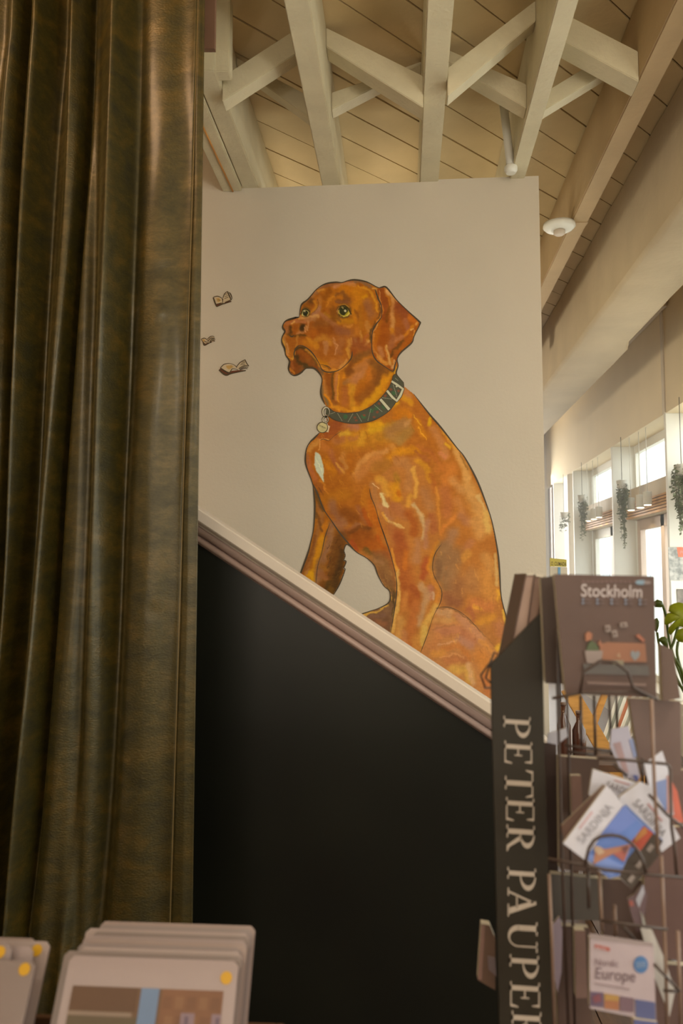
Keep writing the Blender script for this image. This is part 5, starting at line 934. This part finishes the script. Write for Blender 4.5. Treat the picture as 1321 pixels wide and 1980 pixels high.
for P, Y in (([(500,800),(530,880),(552,985),(600,1300),(740,1700),(800,1900)], 2.66), ([(505,1300),(560,1330),(620,1400),(700,1520),(745,1620),(800,1850)], 2.52), ([(690,1060),(640,1240),(600,1370),(640,1600),(790,1900)], 2.62), ([(690,1240),(680,1400),(760,1700),(800,1900)], 2.56), ([(440,1130),(500,1400),(760,1850)], 2.78)):
    pts = [at(*p, Y) for p in smooth(w6(P), 4)]; pts[-1] = Vector((pot.x, 2.7, pts[-1].z)); part(MB().tube(pts, .004, 6), 'stem', M_mon2, t)
part(MB().lathe((pot.x, 2.7, .55), [(.10, 0), (.14, .02), (.17, .28), (.15, .28), (.14, .24)], 24), 'pot', M_pot, t)
t2 = thing('plant_stand', 'round dark stand carrying the split-leaf plant', 'stand', (pot.x, 2.7, 0))
part(MB().lathe((pot.x, 2.7, .52), [(.2, 0), (.2, .03)], 28), 'top', M_woodd, t2)
for k in range(3): a_ = k*2.1+.4; part(MB().bar((pot.x+.16*math.cos(a_), 2.7+.16*math.sin(a_), 0), (pot.x+.1*math.cos(a_), 2.7+.1*math.sin(a_), .52), .025, .025, (0, 1, 0)), 'leg', M_woodd, t2)

# ------------------------------------------------------------------ folding wooden deck chair, bottles
t = thing('deck_chair', 'golden wooden folding chair with striped canvas seen through the spinner', 'chair', (1.25, 4.9, 0))
Yc = 4.85
def leg(a, b, Y, Yb=None, w=.045, h=.075):
    part(MB().bar(at(*a, Y), at(*b, Yb or Y), w, h, (0, 1, 0)), 'frame_rail', M_wood, t, .003)
leg((1098,1330), (1198,1500), Yc, w=.085, h=.03); leg((1176,1325), (1140,1420), Yc+.08, w=.035, h=.03); leg((1188,1470), (1215,1580), Yc+.04, w=.05, h=.03); leg((1176,1490), (1150,1600), Yc+.08, w=.045, h=.03)
leg((1240,1325), (1320,1560), Yc+.5); leg((1296,1325), (1210,1600), Yc+.5)
st_ = [(232, 228, 216), (150, 152, 140), (226, 222, 210), (190, 120, 90), (232, 228, 216), (160, 158, 146), (228, 224, 212), (178, 160, 130)]
for i in range(9):
    a = at(1160+i*7.5, 1440-i*2, Yc+.12); b = at(1196+i*7.5, 1335, Yc+.4); a2 = at(1167.5+i*7.5, 1438-i*2, Yc+.12); b2 = at(1203.5+i*7.5, 1335, Yc+.4)
    part(MB().prism([a, a2, b2, b], (0, .004, 0)), 'canvas_stripe', flat('canvas', st_[i % 8]), t)
t = thing('side_table', 'small table under the dark bottles at the end of the mural wall', 'table', (1.0, 4.1, 0))
part(MB().box(.8, 1.15, 3.95, 4.3, .66, .69), 'tabletop', M_woodd, t, .002)
for x in (.83, 1.12):
    for y in (3.98, 4.27): part(MB().box(x-.015, x+.015, y-.015, y+.015, 0, .66), 'leg', M_woodd, t)
M_bot = mat('dark_brown_glass', (84, 52, 40), .1, .05, 4, spec=.8)
for px, h, lb in ((1092, .26, 'dark brown bottle nearer the mural wall'), (1121, .22, 'shorter dark brown bottle to the right of the other')):
    p = at(px, 1470, 4.1); p.z = .69
    t = thing('bottle', lb, 'bottle', p); part(MB().lathe(p, [(.028, 0), (.032, .01), (.032, h*.6), (.012, h*.78), (.012, h*.95)], 20), 'body', M_bot, t); part(MB().lathe(p+Vector((0, 0, h*.95)), [(.014, 0), (.014, h*.06)], 16), 'cap', M_wl, t)

# ------------------------------------------------------------------ haze volume added to wash out the shop beyond the mural wall
def hazemat():
    m = bpy.data.materials.new('haze'); m.use_nodes = True; nt = m.node_tree; nt.nodes.clear()
    v = nt.nodes.new('ShaderNodeVolumeScatter'); v.inputs['Color'].default_value = (1, .97, .90, 1); v.inputs['Density'].default_value = .085; v.inputs['Anisotropy'].default_value = .2
    o = nt.nodes.new('ShaderNodeOutputMaterial'); nt.links.new(v.outputs[0], o.inputs['Volume']); return m
hz = MB().box(xR+.03, 2.18, 5.6, 13.3, .03, 3.42).build('haze', hazemat()); hz['kind'] = 'stuff'; tag(hz, 'haze volume added to wash out the bright windows', 'haze')
